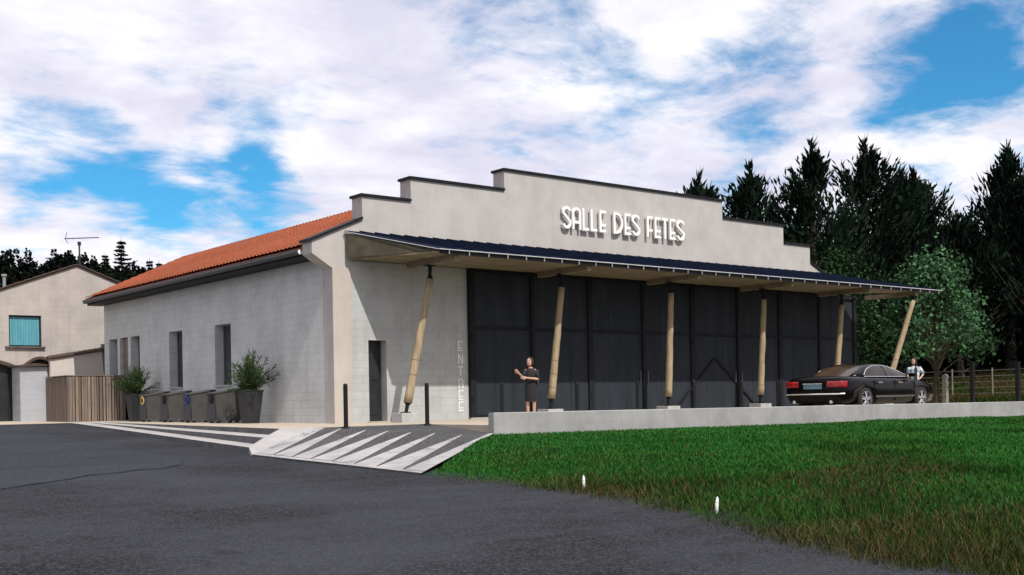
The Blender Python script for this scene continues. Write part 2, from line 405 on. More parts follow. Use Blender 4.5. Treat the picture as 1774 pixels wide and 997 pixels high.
# newer layer of asphalt whose ragged edge crosses the road on the left
edge = [(-16.0,-12.2),(-13.2,-10.4),(-11.4,-9.3),(-10.0,-8.36),(-9.5,-7.95),(-8.77,-7.41),(-8.3,-6.98),(-7.8,-6.8),(-7.37,-6.48),(-6.9,-6.35),(-6.4,-5.7),(-5.9,-4.6)]
mb = MB(); nrow = 14; pts = []
for (ex, ey) in edge:
    ex += rnd.uniform(-0.06, 0.06); ey += rnd.uniform(-0.06, 0.06)
    for k in range(nrow):
        t = k/(nrow-1); yy = ey+(11.5-ey)*t; xx = ex+t*(ex*0.05+1.2)
        pts.append((xx, yy, road_z(yy)+0.006*math.sin(xx*0.9+yy*0.5)*sstep((4-yy)/8)+0.018))
mb.add(pts, [(i*nrow+k, (i+1)*nrow+k, (i+1)*nrow+k+1, i*nrow+k+1) for i in range(len(edge)-1) for k in range(nrow-1)])
for i in range(len(edge)-1):
    a, b_ = pts[i*nrow], pts[(i+1)*nrow]
    mb.add([a, b_, (b_[0], b_[1], b_[2]-0.05), (a[0], a[1], a[2]-0.05)], [(0,1,2,3)])
struct(mb.build('road_patch', ROAD2))

# forecourt: cream paved platform at the building, and the wedge-shaped steps that run out into the rising road
def wedge(E0, E1, k, inner0, inner1):
    """a step: outer edge E0->E1, height falls linearly from y=12 to the front"""
    zf = lambda y: -0.15*k*max(0, (12.2-y))/15.5
    n = 12; top = []; bot = []
    for i in range(n+1):
        t = i/n; o_ = (E0[0]+(E1[0]-E0[0])*t, E0[1]+(E1[1]-E0[1])*t); i_ = (inner0[0]+(inner1[0]-inner0[0])*t, inner0[1]+(inner1[1]-inner0[1])*t)
        top += [(o_[0], o_[1], zf(o_[1])+0.012), (i_[0], i_[1], zf(i_[1])+0.012)]; bot += [(o_[0], o_[1], -0.75), (i_[0], i_[1], -0.75)]
    return top, bot, n
E1 = ((-3.03,-3.04), (-1.75,12.0)); E2 = ((-3.75,-3.70), (-2.15,12.2)); E3 = ((-4.32,-4.22), (-2.6,12.6))
mb = MB()
outl = [(-3.03,-3.04),(-2.47,-3.49),(0.42,-3.50),(0.42,-5.95),(30,-8.30),(30,34),(-9,34),(-9,13.2),(-2.6,12.9),(-1.75,12.0)]
mb.prism(outl, lambda a, b_: (a, b_, 0.012), lambda a, b_: (a, b_, -0.9))
struct(mb.build('forecourt', CREAM))
for nm, EO, EI, k in (('step', E2, E1, 1), ('step', E3, E2, 2)):
    top, bot, n = wedge(EO[0], EO[1], k, (EI[0][0]-0.0, EI[0][1]), EI[1])
    mt = MB(); mt.add(top, [(2*i, 2*i+1, 2*i+3, 2*i+2) for i in range(n)]); ot = mt.build('step_tread', PALE)
    struct(ot)
# step risers, their shade put into a dark colour, each a strip standing 3 mm proud
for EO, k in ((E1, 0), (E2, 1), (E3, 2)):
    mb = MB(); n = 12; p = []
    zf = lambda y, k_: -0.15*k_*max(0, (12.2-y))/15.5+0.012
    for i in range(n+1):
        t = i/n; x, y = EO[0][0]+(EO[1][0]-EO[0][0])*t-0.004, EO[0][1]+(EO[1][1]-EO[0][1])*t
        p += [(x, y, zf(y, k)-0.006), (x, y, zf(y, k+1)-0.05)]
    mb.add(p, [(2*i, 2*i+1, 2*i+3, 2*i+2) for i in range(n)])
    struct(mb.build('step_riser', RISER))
# ramp
FLp, Dp, Ap, Bp = (-4.47,-4.65,-0.45), (-4.17,-10.04,-0.60), (-2.47,-3.49,0.0), (0.42,-6.0,-0.18)
def ramp(s, t, h=0.02):
    p = lerp3(lerp3(FLp, Dp, s), lerp3(Ap, Bp, s), t); return (p[0], p[1], p[2]+h)
mb = MB(); n = 16
mb.add([ramp(i/n, j/n) for j in range(n+1) for i in range(n+1)], [(j*(n+1)+i, j*(n+1)+i+1, (j+1)*(n+1)+i+1, (j+1)*(n+1)+i) for j in range(n) for i in range(n)])
mb.add([ramp(i/n, 0) for i in range(n+1)]+[(*ramp(i/n, 0)[:2], -0.9) for i in range(n+1)], [(i, i+1, n+2+i, n+1+i) for i in range(n)])
mb.add([ramp(i/n, 1) for i in range(n+1)]+[(0.42, -3.5, 0.02)], [(i, i+1, n+1) for i in range(n)])
struct(mb.build('ramp', RAMPA))
mb = MB()
mb.add([(*FLp[:2], -0.432), (-4.32,-4.20,-0.30), (-3.75,-3.68,-0.145), (-3.04,-3.03,0.012), (-2.47,-3.49,0.021), (-3.3,-3.98,-0.16)], [(0,1,2,5),(5,2,3,4)])
mb.add([(*FLp[:2], -0.432), (-4.32,-4.20,-0.30), (-4.32,-4.20,-0.8), (*FLp[:2], -0.8)], [(0,1,2,3)])
struct(mb.build('ramp_cheek', PALE))
# painted stripes: wide at the foot, running to a point at the top
def stripe(name, st):
    m_ = MB(); poly = []
    for i in range(len(st)):
        a, b_ = st[i], st[(i+1) % len(st)]
        poly += [(a[0]+(b_[0]-a[0])*k/8, a[1]+(b_[1]-a[1])*k/8) for k in range(8)]
    m_.add([ramp(s, t, 0.026) for s, t in poly], [tuple(range(len(poly)))])
    return m_
def worn_paint():
    m = bpy.data.materials.new('stripe_paint'); m.use_nodes = True; t = m.node_tree; b = t.nodes['Principled BSDF']; b.inputs['Roughness'].default_value = 0.9; b.inputs['Specular IOR Level'].default_value = 0.1
    g = N(t, 'ShaderNodeNewGeometry'); P = g.outputs['Position']
    f = maprange(t, noise(t, P, 1.4, 6, 0.6), 0.3, 0.7); a = N(t, 'ShaderNodeMixRGB'); t.links.new(f, a.inputs[0]); a.inputs[1].default_value = (0.37, 0.36, 0.365, 1); a.inputs[2].default_value = (0.27, 0.265, 0.27, 1)
    k = maprange(t, mth(t, 'ADD', mth(t, 'MULTIPLY', noise(t, P, 34, 5, 0.75), 0.6), mth(t, 'MULTIPLY', noise(t, P, 2.3, 5, 0.6), 0.55)), 0.60, 0.72, 0.0, 0.75)
    c = N(t, 'ShaderNodeMixRGB'); t.links.new(k, c.inputs[0]); t.links.new(a.outputs[0], c.inputs[1]); c.inputs[2].default_value = (0.06, 0.06, 0.062, 1)
    t.links.new(c.outputs[0], b.inputs['Base Color']); MATS['stripe_paint'] = m
    return m
PAINT = worn_paint()
tips = [(0.150,0.985),(0.297,0.965),(0.424,0.962),(0.559,0.938),(0.693,0.935),(0.849,0.908)]
foot = [(0.122,0.059),(0.249,0.053),(0.369,0.051),(0.499,0.048),(0.632,0.036),(0.757,0.032),(0.895,0.033)]
par = None
def strip_mesh(poly_left, poly_right):
    """ladder of quads between two polylines of equal length in ramp coordinates"""
    m_ = MB(); n_ = len(poly_left)
    m_.add([ramp(s, t, 0.026) for s, t in poly_left]+[ramp(s, t, 0.026) for s, t in poly_right], [(i, i+1, n_+i+1, n_+i) for i in range(n_-1)])
    return m_
def lin(a, b_, n_=10): return [(a[0]+(b_[0]-a[0])*i/n_, a[1]+(b_[1]-a[1])*i/n_) for i in range(n_+1)]
for k in range(6):
    a, b_ = foot[k], foot[k+1]; tp = tips[k]
    L_ = lin((a[0]+0.004, a[1]), (tp[0]-0.004, tp[1])); R_ = lin((b_[0]-0.004, b_[1]), (tp[0]+0.004, tp[1]))
    struct(strip_mesh(L_, R_).build('painted_stripe', PAINT))
struct(strip_mesh(lin((0.002,0.001),(0.999,0.001),20), lin((0.002,0.052),(0.999,0.028),20)).build('painted_edge_line', PAINT))
struct(strip_mesh(lin((0.905,0.034),(0.975,0.985)), lin((0.999,0.034),(0.999,0.985))).build('painted_edge_line', PAINT))
struct(strip_mesh(lin((0.002,0.056),(0.002,0.998)), lin((0.116,0.058),(0.058,0.998))).build('painted_edge_line', PAINT))

# ------------------------------------------------------------------ low wall and grass bank
def wall_y(x): return -6.0-0.08*(x-0.42)
mb = MB(); nn_ = 60; top = []
for i in range(nn_+1):
    x = 0.42+(30-0.42)*i/nn_; y = wall_y(x); zt = 0.275-0.0042*(x-0.42)
    top.append([(x, y, -0.85), (x, y, zt-0.012), (x+0.001, y+0.012, zt), (x+0.015, y+0.19, zt), (x+0.016, y+0.2, zt-0.012), (x+0.016, y+0.2, -0.85)])
mb.loft(top, closed=False, caps=False)
mb.add([top[0][k] for k in range(6)], [(0,1,2,3,4,5)]); mb.add([top[-1][k] for k in range(6)], [(5,4,3,2,1,0)])
lw = thing('low_wall', (0.42, -6.0, -0.18), 'long low pale grey concrete wall above the green grass bank', 'wall')
mb.build('wall_body', W_LOW, lw)
mb = MB(); mb.box(0.405, 0.43, -5.995, -5.81, -0.8, 0.262); mb.build('end_cap', W_LOW, lw)

EDGE = [(-6.0,0.42),(-10.04,-4.17),(-10.83,-4.07),(-12.33,-4.03),(-13.8,-4.15),(-14.93,-4.31),(-15.95,-4.59),(-16.74,-4.80),(-17.9,-5.38),(-18.8,-5.64),(-19.69,-5.71),(-20.5,-5.69),(-26,-5.9),(-45,-6.4),(-70,-7.0)]
def edge_x(y):
    for (a, xa), (b_, xb) in zip(EDGE[:-1], EDGE[1:]):
        if b_ <= y <= a: return xa+(xb-xa)*(a-y)/(a-b_)
    return 0.42 if y > -6 else -7.0
def wob(x, y): return 0.5*math.sin(x*1.3+y*2.1)+0.3*math.sin(x*3.1-y*1.7+1)+0.2*math.sin(x*5.7+y*4.9+2)
def bank_z(x, y):
    e = -4.15 if y > -10.04 else edge_x(y)
    return road_z(y)-0.03+0.33*sstep((x-e)/3.6)+0.03*wob(x*0.5, y*0.5)*sstep((x-e)/2.0)*sstep((-6.6-y+0.08*x)/1.5)
mb = MB(); rows = [-6.0-0.25*i for i in range(80)]+[-26-1.5*i for i in range(30)]; nc = 44
P_ = []
for y in rows:
    xa = edge_x(y)+ (0.10*wob(0, y*2.2) if y < -10.3 else 0); xb = min(60, 0.42+(-6-y)/0.08+0.5)
    for i in range(nc+1):
        t = (i/nc)**1.8; x = xa+(xb-xa)*t; P_.append((x, y, bank_z(x, y)))
mb.add(P_, [(j*(nc+1)+i, j*(nc+1)+i+1, (j+1)*(nc+1)+i+1, (j+1)*(nc+1)+i) for j in range(len(rows)-1) for i in range(nc)])
SOIL = mat('bank_soil', (0.008, 0.038, 0.006), 0.95, col2=(0.012, 0.024, 0.008), spec=0.0, scale=0.9, bump=0.8, bscale=14)
struct(mb.build('grass_bank', SOIL, smooth=True))

GRASSM = mat('grass_blades', (0.03, 0.1, 0.02), 0.95, attr='col', spec=0.0)
def blades(name, P, H, Wd, C, lean, seed):
    """one mesh of bent tapering blades (three triangles each) from numpy arrays"""
    rg = np.random.default_rng(seed); n = len(P)
    an = rg.uniform(0, 2*np.pi, n); ln = rg.uniform(0, 2*np.pi, n)
    u = np.stack([np.cos(an), np.sin(an), np.zeros(n)], 1)*Wd[:, None]*0.5
    l = np.stack([np.cos(ln), np.sin(ln), np.zeros(n)], 1)*(H*lean*rg.uniform(0.3, 1.4, n))[:, None]
    upv = np.stack([np.zeros(n), np.zeros(n), H], 1)
    v = np.empty((n, 5, 3), np.float32)
    v[:, 0] = P-u; v[:, 1] = P+u
    v[:, 2] = P-u*0.7+upv*0.55+l*0.35; v[:, 3] = P+u*0.7+upv*0.55+l*0.35; v[:, 4] = P+upv+l
    base = (np.arange(n)*5)[:, None]
    q = np.concatenate([base+np.array([0,1,3]), base+np.array([0,3,2]), base+np.array([2,3,4])], 1).reshape(-1).astype(np.int32)
    me = bpy.data.meshes.new(name); me.vertices.add(n*5); me.vertices.foreach_set('co', v.reshape(-1))
    me.loops.add(len(q)); me.loops.foreach_set('vertex_index', q)
    me.polygons.add(n*3); me.polygons.foreach_set('loop_start', np.arange(0, n*9, 3, dtype=np.int32)); me.polygons.foreach_set('loop_total', np.full(n*3, 3, np.int32))
    ca = me.color_attributes.new('col', 'FLOAT_COLOR', 'POINT')
    cc = np.ones((n, 5, 4), np.float32); cc[:, :, :3] = C[:, None, :]
    ca.data.foreach_set('color', cc.reshape(-1)); me.update()
    return link(name, me, GRASSM)
rg = np.random.default_rng(5)
CAM = np.array([-14.113, -24.844])
def sample(n, ymin, ymax, xmin, xmax, p=1.5, d0=8.0):
    x = rg.uniform(xmin, xmax, n); y = rg.uniform(ymin, ymax, n)
    d = np.hypot(x-CAM[0], y-CAM[1]); keep = rg.random(n) < np.minimum(1, (d0/d)**p)
    fx = (x-CAM[0])*0.6233+(y-CAM[1])*0.782; rx = (x-CAM[0])*0.7819-(y-CAM[1])*0.6232
    keep &= (fx > 2) & (np.abs(rx) < fx*0.62+3)
    x, y, d = x[keep], y[keep], d[keep]
    ex = np.array([edge_x(v) for v in y]); ok = (x > ex+np.where(y < -10.3, 0.22*np.array([wob(0, v*2.2)*0.45+0.35*wob(3, v*7) for v in y])+rg.uniform(-0.22, 0.22, len(x)), rg.uniform(0.0, 0.08, len(x)))) & (y < -6.03-0.08*(x-0.42))
    return x[ok], y[ok], d[ok], ex[ok]
def fnoise(x, y, s):
    return 0.5+0.5*np.clip(np.sin(x*s+1.3*np.sin(y*s*0.7))*0.6+np.sin(y*s*1.3+1.7*np.sin(x*s*0.9+2))*0.6+0.4*np.sin((x+y)*s*2.3), -1, 1)
x, y, d, ex = sample(1500000, -26, -6, -7, 36, p=1.25, d0=9)
z = np.array([bank_z(a, b_) for a, b_ in zip(x, y)])
n_ = len(x); de = x-ex
nz = fnoise(x, y, 0.9); nz2 = fnoise(x+9, y-4, 0.35)
edge_f = np.clip(1-(de-0.3)/(0.8+2.0*np.clip((-11-y)/6, 0, 1)), 0, 1)*np.clip((-10.8-y)/2.5, 0, 1)
H = (0.022+0.03*rg.random(n_))*(1+0.9*nz*np.clip((-8-y)/4, 0, 1)) + 0.10*rg.random(n_)**2*edge_f
Wd = 0.004+0.00055*d*(0.5+0.9*rg.random(n_))
g1 = np.array([0.018, 0.086, 0.016]); g2 = np.array([0.034, 0.138, 0.026]); g3 = np.array([0.009, 0.040, 0.008]); dry = np.array([0.085, 0.065, 0.024])
mixv = rg.random(n_)
C = g1+(g2-g1)*(mixv*0.6+0.4*nz2)[:, None]; C = C+(g3-C)*(np.clip(1.6*nz-0.7, 0, 0.8)*np.clip((-8-y)/4, 0.25, 1))[:, None]
dm = (rg.random(n_) < 0.02+0.55*edge_f*np.clip(nz+0.15, 0, 1)); C[dm] = dry*(0.5+0.8*rg.random((dm.sum(), 1)))
mott = fnoise(x*1.0+5, y*1.0, 2.4)*fnoise(x-2, y+7, 0.7)
yel = np.clip(mott*1.5-0.45, 0, 0.6)[:, None]; C = C*(1-yel)+np.array([0.045, 0.105, 0.020])*yel
low = np.clip((-11.0-y)/6, 0, 1)[:, None]*np.clip(1.2-0.18*(x-ex), 0, 1)[:, None]; C = C*(1-0.55*low)+np.array([0.022, 0.034, 0.010])*0.55*low
dp_ = (np.clip(fnoise(x*0.9+1, y*1.3-3, 1.0)*1.7-0.55, 0, 1)*np.clip((-11.5-y)/3, 0, 1)*np.clip(1.25-(x-ex)/5.5, 0, 1))[:, None]
C = np.where(rg.random((n_, 1)) < dp_*0.75, np.array([0.075, 0.060, 0.026])*rg.uniform(0.5, 1.4, (n_, 1)), C)
C *= rg.uniform(0.6, 1.35, (n_, 1))
tag(blades('bank_grass', np.stack([x, y, z], 1), H, Wd, C, 0.75, 3), 'short green grass covering the bank below the low wall', 'grass', kind='stuff')
# tall dry weeds along the edge of the road
x, y, d, ex = sample(420000, -24, -10.3, -7, 3, p=1.0, d0=9)
de = x-ex; cl_ = fnoise(x*1.7, y*1.7, 1.1)
pr = np.clip(1.15-de/(0.5+2.3*np.clip((-11.5-y)/5, 0, 1)), 0, 1)*np.clip(cl_*1.7-0.45, 0.03, 1)*np.clip((-10.2-y)/3, 0.1, 1)
k = rg.random(len(x)) < pr*0.33
x, y, d, cl_ = x[k], y[k], d[k], cl_[k]
z = np.array([bank_z(a, b_) for a, b_ in zip(x, y)]); n_ = len(x)
H = 0.06+0.19*rg.random(n_)**2.0*(0.4+0.9*cl_); Wd = 0.004+0.00045*d
w1 = np.array([0.014, 0.036, 0.009]); w2 = np.array([0.085, 0.068, 0.030]); w3 = np.array([0.044, 0.044, 0.015])
tt = rg.random((n_, 1)); sel = fnoise(x+3, y+1, 1.6)[:, None]
C = np.where(tt < 0.50-0.25*sel, w1, np.where(tt < 0.76, w3, w2))*rg.uniform(0.6, 1.3, (n_, 1))
tag(blades('roadside_weeds', np.stack([x, y, z-0.01], 1), H, Wd, C, 0.55, 4), 'tall dry weeds and seed heads along the edge of the road', 'weeds', kind='stuff')

# broad-leaved weeds and loose grit where the bank meets the road
def scatter_edge(n, din, dout, p=1.0):
    yy = -10.6-rg.random(n)**0.9*12.5; xx = np.array([edge_x(v)+0.10*wob(0, v*2.2) for v in yy])+rg.uniform(-dout, din, n); return xx, yy
xg, yg = scatter_edge(3800, 0.25, 0.55); k = rg.random(len(xg)) < np.clip(0.25+fnoise(xg, yg, 1.7), 0, 1)*np.exp(-np.maximum(0, np.array([edge_x(v) for v in yg])-xg)*3.5); xg, yg = xg[k], yg[k]
V_, F_, C_ = [], [], []
for a, b_ in zip(xg, yg):
    r_ = rnd.uniform(0.004, 0.014)*(1.8 if rnd.random() < 0.05 else 1); z0 = max(road_z(b_), bank_z(a, b_) if a > edge_x(b_) else -9)+0.012; o_ = len(V_)
    V_ += [(a+r_*rnd.uniform(.6,1.2), b_, z0-0.01), (a-r_*.6, b_+r_*rnd.uniform(.6,1.1), z0-0.01), (a-r_*.6, b_-r_*rnd.uniform(.6,1.1), z0-0.01), (a+r_*rnd.uniform(-.3,.3), b_, z0+r_*rnd.uniform(.4,.9))]
    F_ += [(o_, o_+1, o_+3), (o_+1, o_+2, o_+3), (o_+2, o_, o_+3)]
mb = MB(); mb.add(V_, F_); tag(mb.build('roadside_grit', mat('grit', (0.060, 0.052, 0.043), 0.95, var=0.6, scale=30)), 'loose pale grit along the ragged edge of the road', 'gravel', kind='stuff')

# ================================================================== THE HALL
hall = thing('village_hall', (0, 0, 0), 'long grey hall with stepped white gable, dark front and orange roof', 'building')
TH = 0.5
gable = [(0,-0.3),(0,3.91),(-0.56,4.25),(-0.56,4.56),(0.90,5.20),(0.90,5.80),(2.39,5.80),(2.39,6.40),(5.54,6.40),(5.54,6.97),(14.75,6.97),(14.75,6.40),(17.94,6.40),(17.94,5.80),(19.43,5.80),(19.43,5.20),(20.89,4.56),(20.89,4.25),(20.33,3.91),(20.33,-0.3),
         (1.54,-0.3),(1.54,2.12),(1.00,2.12),(1.00,-0.3)]
mb = MB(); mb.prism(gable, lambda a, b_: (a, 0.0, b_), lambda a, b_: (a, TH, b_)); gw = mb.build('gable_wall', W_FRONT, hall)
gw['label'] = 'stepped pale gable wall facing the road'
# black copings, one per step
def cope(x0, x1, z, over=(0.03, 0.03)):
    m_ = MB(); m_.box(x0-over[0], x1+over[1], -0.05, TH+0.05, z, z+0.065); m_.build('coping', BLACKM, hall)
cope(0.90, 2.39, 5.80, (0.05, -0.003)); cope(2.39, 5.54, 6.40, (0.05, -0.003)); cope(5.54, 14.75, 6.97, (0.05, 0.05))
cope(14.75, 17.94, 6.40, (-0.003, 0.05)); cope(17.94, 19.43, 5.80, (-0.003, 0.05))
for s in (0, 1):
    q = [(-0.62,4.54),(0.897,5.205),(0.897,5.27),(-0.62,4.61)]
    if s: q = [(20.33-a, b_) for a, b_ in q]
    m_ = MB(); m_.prism(q, lambda a, b_: (a, -0.05, b_), lambda a, b_: (a, TH+0.05, b_)); m_.build('coping', BLACKM, hall)
# corner pier standing slightly proud and the masonry fields beside the door
mb = MB(); mb.box(-0.02, 0.5, -0.045, -0.002, -0.3, 3.93)
mb.build('corner_pier', wall_mat('pier_render', (0.43, 0.39, 0.35), 0, block=(2, 1), line=0.01, stain=0.1), hall)
mb = MB(); wall_cells(mb, [0.503,1.0,1.54,2.02], [-0.3,2.12,4.13], [(1.0,1.54,-0.3,2.12)], lambda u, z: (u, -0.025, z), lambda u, z: (u, -0.002, z)); mb.build('masonry_field', W_BLOCK, hall)
mb = MB(); mb.box(2.023, 4.14, -0.012, -0.002, -0.3, 4.13); mb.build('masonry_field', W_BLOCK, hall)
# front door in its reveal
dr = MB().box(1.02, 1.52, 0.24, 0.29, 0.015, 2.10).build('door', DOORM, hall)
MB().box(1.10, 1.44, 0.225, 0.238, 0.2, 0.95).build('door_panel', DOORM, dr); MB().box(1.10, 1.44, 0.225, 0.238, 1.1, 1.95).build('door_panel', DOORM, dr)
MB().tube([(1.12, 0.19, 0.98), (1.12, 0.19, 1.12)], 0.014).build('handle', mat('steel', (0.5,0.5,0.5), 0.3, var=0.1, metal=1.0), dr)
MB().box(0.95, 1.6, -0.12, 0.24, 0.012, 0.03).build('door_step', CREAM, hall)

# dark cladding of the front: frame posts, rails and flat panels
clad = [4.17+17.83*i/8 for i in range(9)]
MB().box(4.17, 22.0, 0.0-0.03, -0.004, -0.2, 4.12).build('cladding_backing', CLADF, hall)
MB().box(20.335, 22.0, -0.002, 0.35, -0.2, 4.12).build('end_wall', CLADF, hall)
for i in range(9):
    w = 0.09 if i % 2 == 0 else 0.055
    x0 = max(4.17, min(22.0-2*w, clad[i]-w)); MB().box(x0, x0+2*w, -0.13, -0.032, 0.012, 4.125).build('cladding_post', CLADF, hall)
edges = []
for i in range(8):
    wa = 0.09 if i % 2 == 0 else 0.055; wb = 0.055 if i % 2 == 0 else 0.09
    a = clad[i]+wa if i else 4.17+0.18; b_ = clad[i+1]-wb if i < 7 else 22.0-0.18
    for j, (z0, z1) in enumerate(((0.12, 2.48), (2.56, 4.06))):
        sub = 3
        for k in range(sub):
            p0 = a+(b_-a)*k/sub+0.004; p1 = a+(b_-a)*(k+1)/sub-0.004
            MB().box(p0, p1, -0.065-rnd.uniform(0, 0.006), -0.034, z0, z1).build('cladding_panel', CLAD, hall)
    MB().box(a, b_, -0.10, -0.036, 2.483, 2.557).build('rail', CLADF, hall)
    MB().box(a, b_, -0.10, -0.036, 0.03, 0.117).build('rail', CLADF, hall)
MB().box(4.10, 22.05, -0.20, -0.133, 0.012, 0.055).build('threshold', PALE, hall)
MB().box(4.20, 21.97, -0.19, -0.133, 4.035, 4.085).build('door_track', CLADF, hall)
HANDLE = mat('handle_steel', (0.18, 0.18, 0.19), 0.45, var=0.2, metal=0.8)
for i in range(1, 8, 2):
    for sg in (-1, 1):
        xh = clad[i]+sg*0.16; MB().tube([(xh, -0.07, 0.95), (xh, -0.12, 0.98), (xh, -0.12, 1.32), (xh, -0.07, 1.35)], 0.014, 8).build('pull_handle', HANDLE, hall)
for i in range(0, 9, 2):
    for zh in (0.45, 2.2, 3.7): MB().box(clad[i]-0.02 if 0 < i < 8 else (4.20 if i == 0 else 21.9), clad[i]+0.02 if 0 < i < 8 else (4.24 if i == 0 else 21.94), -0.15, -0.132, zh, zh+0.16).build('hinge', CLADF, hall)
for (xa, za, xb, zb) in ((14.12,1.74,12.32,0.2), (14.20,1.74,16.18,0.2)):
    d_ = Vector((xb-xa, 0, zb-za)).normalized(); n_ = Vector((-d_.z, 0, d_.x))*0.034
    m_ = MB(); m_.prism([(xa+n_.x, za+n_.z), (xb+n_.x, zb+n_.z), (xb-n_.x, zb-n_.z), (xa-n_.x, za-n_.z)], lambda a, b_: (a, -0.115, b_), lambda a, b_: (a, -0.075, b_)); m_.build('brace', CLADF, hall)

# side wall with its deep slots
HY, HZ = 16.8, 4.36
holes = [(15.46,16.30,0.9,2.93),(14.40,15.20,0.02,2.93),(13.27,14.13,0.9,2.93),(9.57,10.66,1.05,2.90),(5.98,7.10,1.05,2.90)]
mb = MB(); us = [0.5, HY]+[h[0] for h in holes]+[h[1] for h in holes]; zs = [-0.3, HZ]+[h[2] for h in holes]+[h[3] for h in holes]
wall_cells(mb, us, zs, holes, lambda u, z: (0, u, z), lambda u, z: (0.4, u, z)); mb.build('side_wall', W_SIDE, hall)
BROWND = mat('brown_door', (0.16, 0.12, 0.10), 0.7, var=0.25, scale=5, stretch=(3, 3, 0.4))
for i, (a, b_, c, d_) in enumerate(holes):
    if i == 1:
        o = MB().box(0.12, 0.17, a+0.02, b_-0.02, 0.02, 2.91).build('side_door', BROWND, hall)
        for k in range(3): MB().box(0.107, 0.118, a+0.1, b_-0.1, 0.2+0.9*k, 0.98+0.9*k).build('door_panel', BROWND, o)
        continue
    w_ = MB()
    for (p, q, r_, s_) in ((a,a+0.06,c,d_),(b_-0.06,b_,c,d_),(a+0.06,b_-0.06,c,c+0.06),(a+0.06,b_-0.06,d_-0.06,d_),((a+b_)/2-0.025,(a+b_)/2+0.025,c+0.06,d_-0.06)):
        w_.box(0.27, 0.33, p+0.002, q-0.002, r_+0.002, s_-0.002)
    o = w_.build('window', FRAME, hall)
    for (p, q) in ((a+0.06,(a+b_)/2-0.025),((a+b_)/2+0.025,b_-0.06)):
        MB().box(0.295, 0.305, p, q, c+0.06, d_-0.06).build('pane', GLASS, o)
    MB().box(-0.06, 0.27, a+0.003, b_-0.003, c+0.001, c+0.05).build('sill', SILL, o)
# other walls of the block (not seen from the road)
mb = MB(); mb.box(0.4, 20.33, HY-0.4, HY, -0.3, HZ); mb.box(20.0, 20.33, TH, HY-0.4, -0.3, HZ); mb.build('rear_walls', W_SIDE, hall)
# roof: steep lower slope with a shallow upper slope, thick enough to show its edge
prof = [(-0.58,4.44),(3.10,6.16),(10.165,6.80),(17.23,6.16),(20.91,4.44)]
mb = MB()
ring = prof+[(x, z-0.10) for x, z in prof[::-1]]
mb.loft([[(x, y, z) for x, z in ring] for y in (TH+0.003, 6, 12, HY+0.3)]); mb.build('roof', TILES, hall)
# rows of curved tiles on the slope that faces the road
nyt, nst = 300, 39; xa_, za_, xb_, zb_ = -0.60, 4.445, 3.10, 6.17; V_ = []
for i in range(nyt+1):
    y = TH+0.01+(HY+0.28-TH)*i/nyt; rib = abs(math.cos(math.pi*y/0.22)); jit = 0.004*math.sin(i*12.9898)
    for k in range(nst+1):
        t = k/nst; fr = (k % 3)/2.0
        V_.append((xa_+(xb_-xa_)*(t+(0.0 if k % 3 else 0.001)), y, za_+(zb_-za_)*t+0.008+0.042*rib+0.028*(1-fr)+jit*math.sin(k*7.3+i*0.31)))
mt_ = MB(); mt_.add(V_, [(i*(nst+1)+k, (i+1)*(nst+1)+k, (i+1)*(nst+1)+k+1, i*(nst+1)+k+1) for i in range(nyt) for k in range(nst)]); o = mt_.build('tile_rows', TILES, hall); o['kind'] = 'stuff'
# eaves: boxed black soffit and gutter
MB().box(-0.52, -0.004, TH+0.006, HY+0.25, 4.20, 4.335).build('eaves_soffit', BLACKM, hall)
mb = MB(); pr_ = [(-0.66,4.40),(-0.66,4.33),(-0.62,4.27),(-0.56,4.27),(-0.525,4.32),(-0.525,4.338),(-0.60,4.338)]
mb.prism(pr_, lambda a, b_: (a, TH+0.06, b_), lambda a, b_: (a, HY+0.32, b_)); mb.build('gutter', mat('gutter_zinc', (0.05,0.052,0.058), 0.5, var=0.2, scale=5), hall)
MB().tube([(-0.60, TH+0.02, 4.33), (-0.60, TH+0.055, 4.33)], 0.06, 14).build('gutter_end', WHITE, hall)
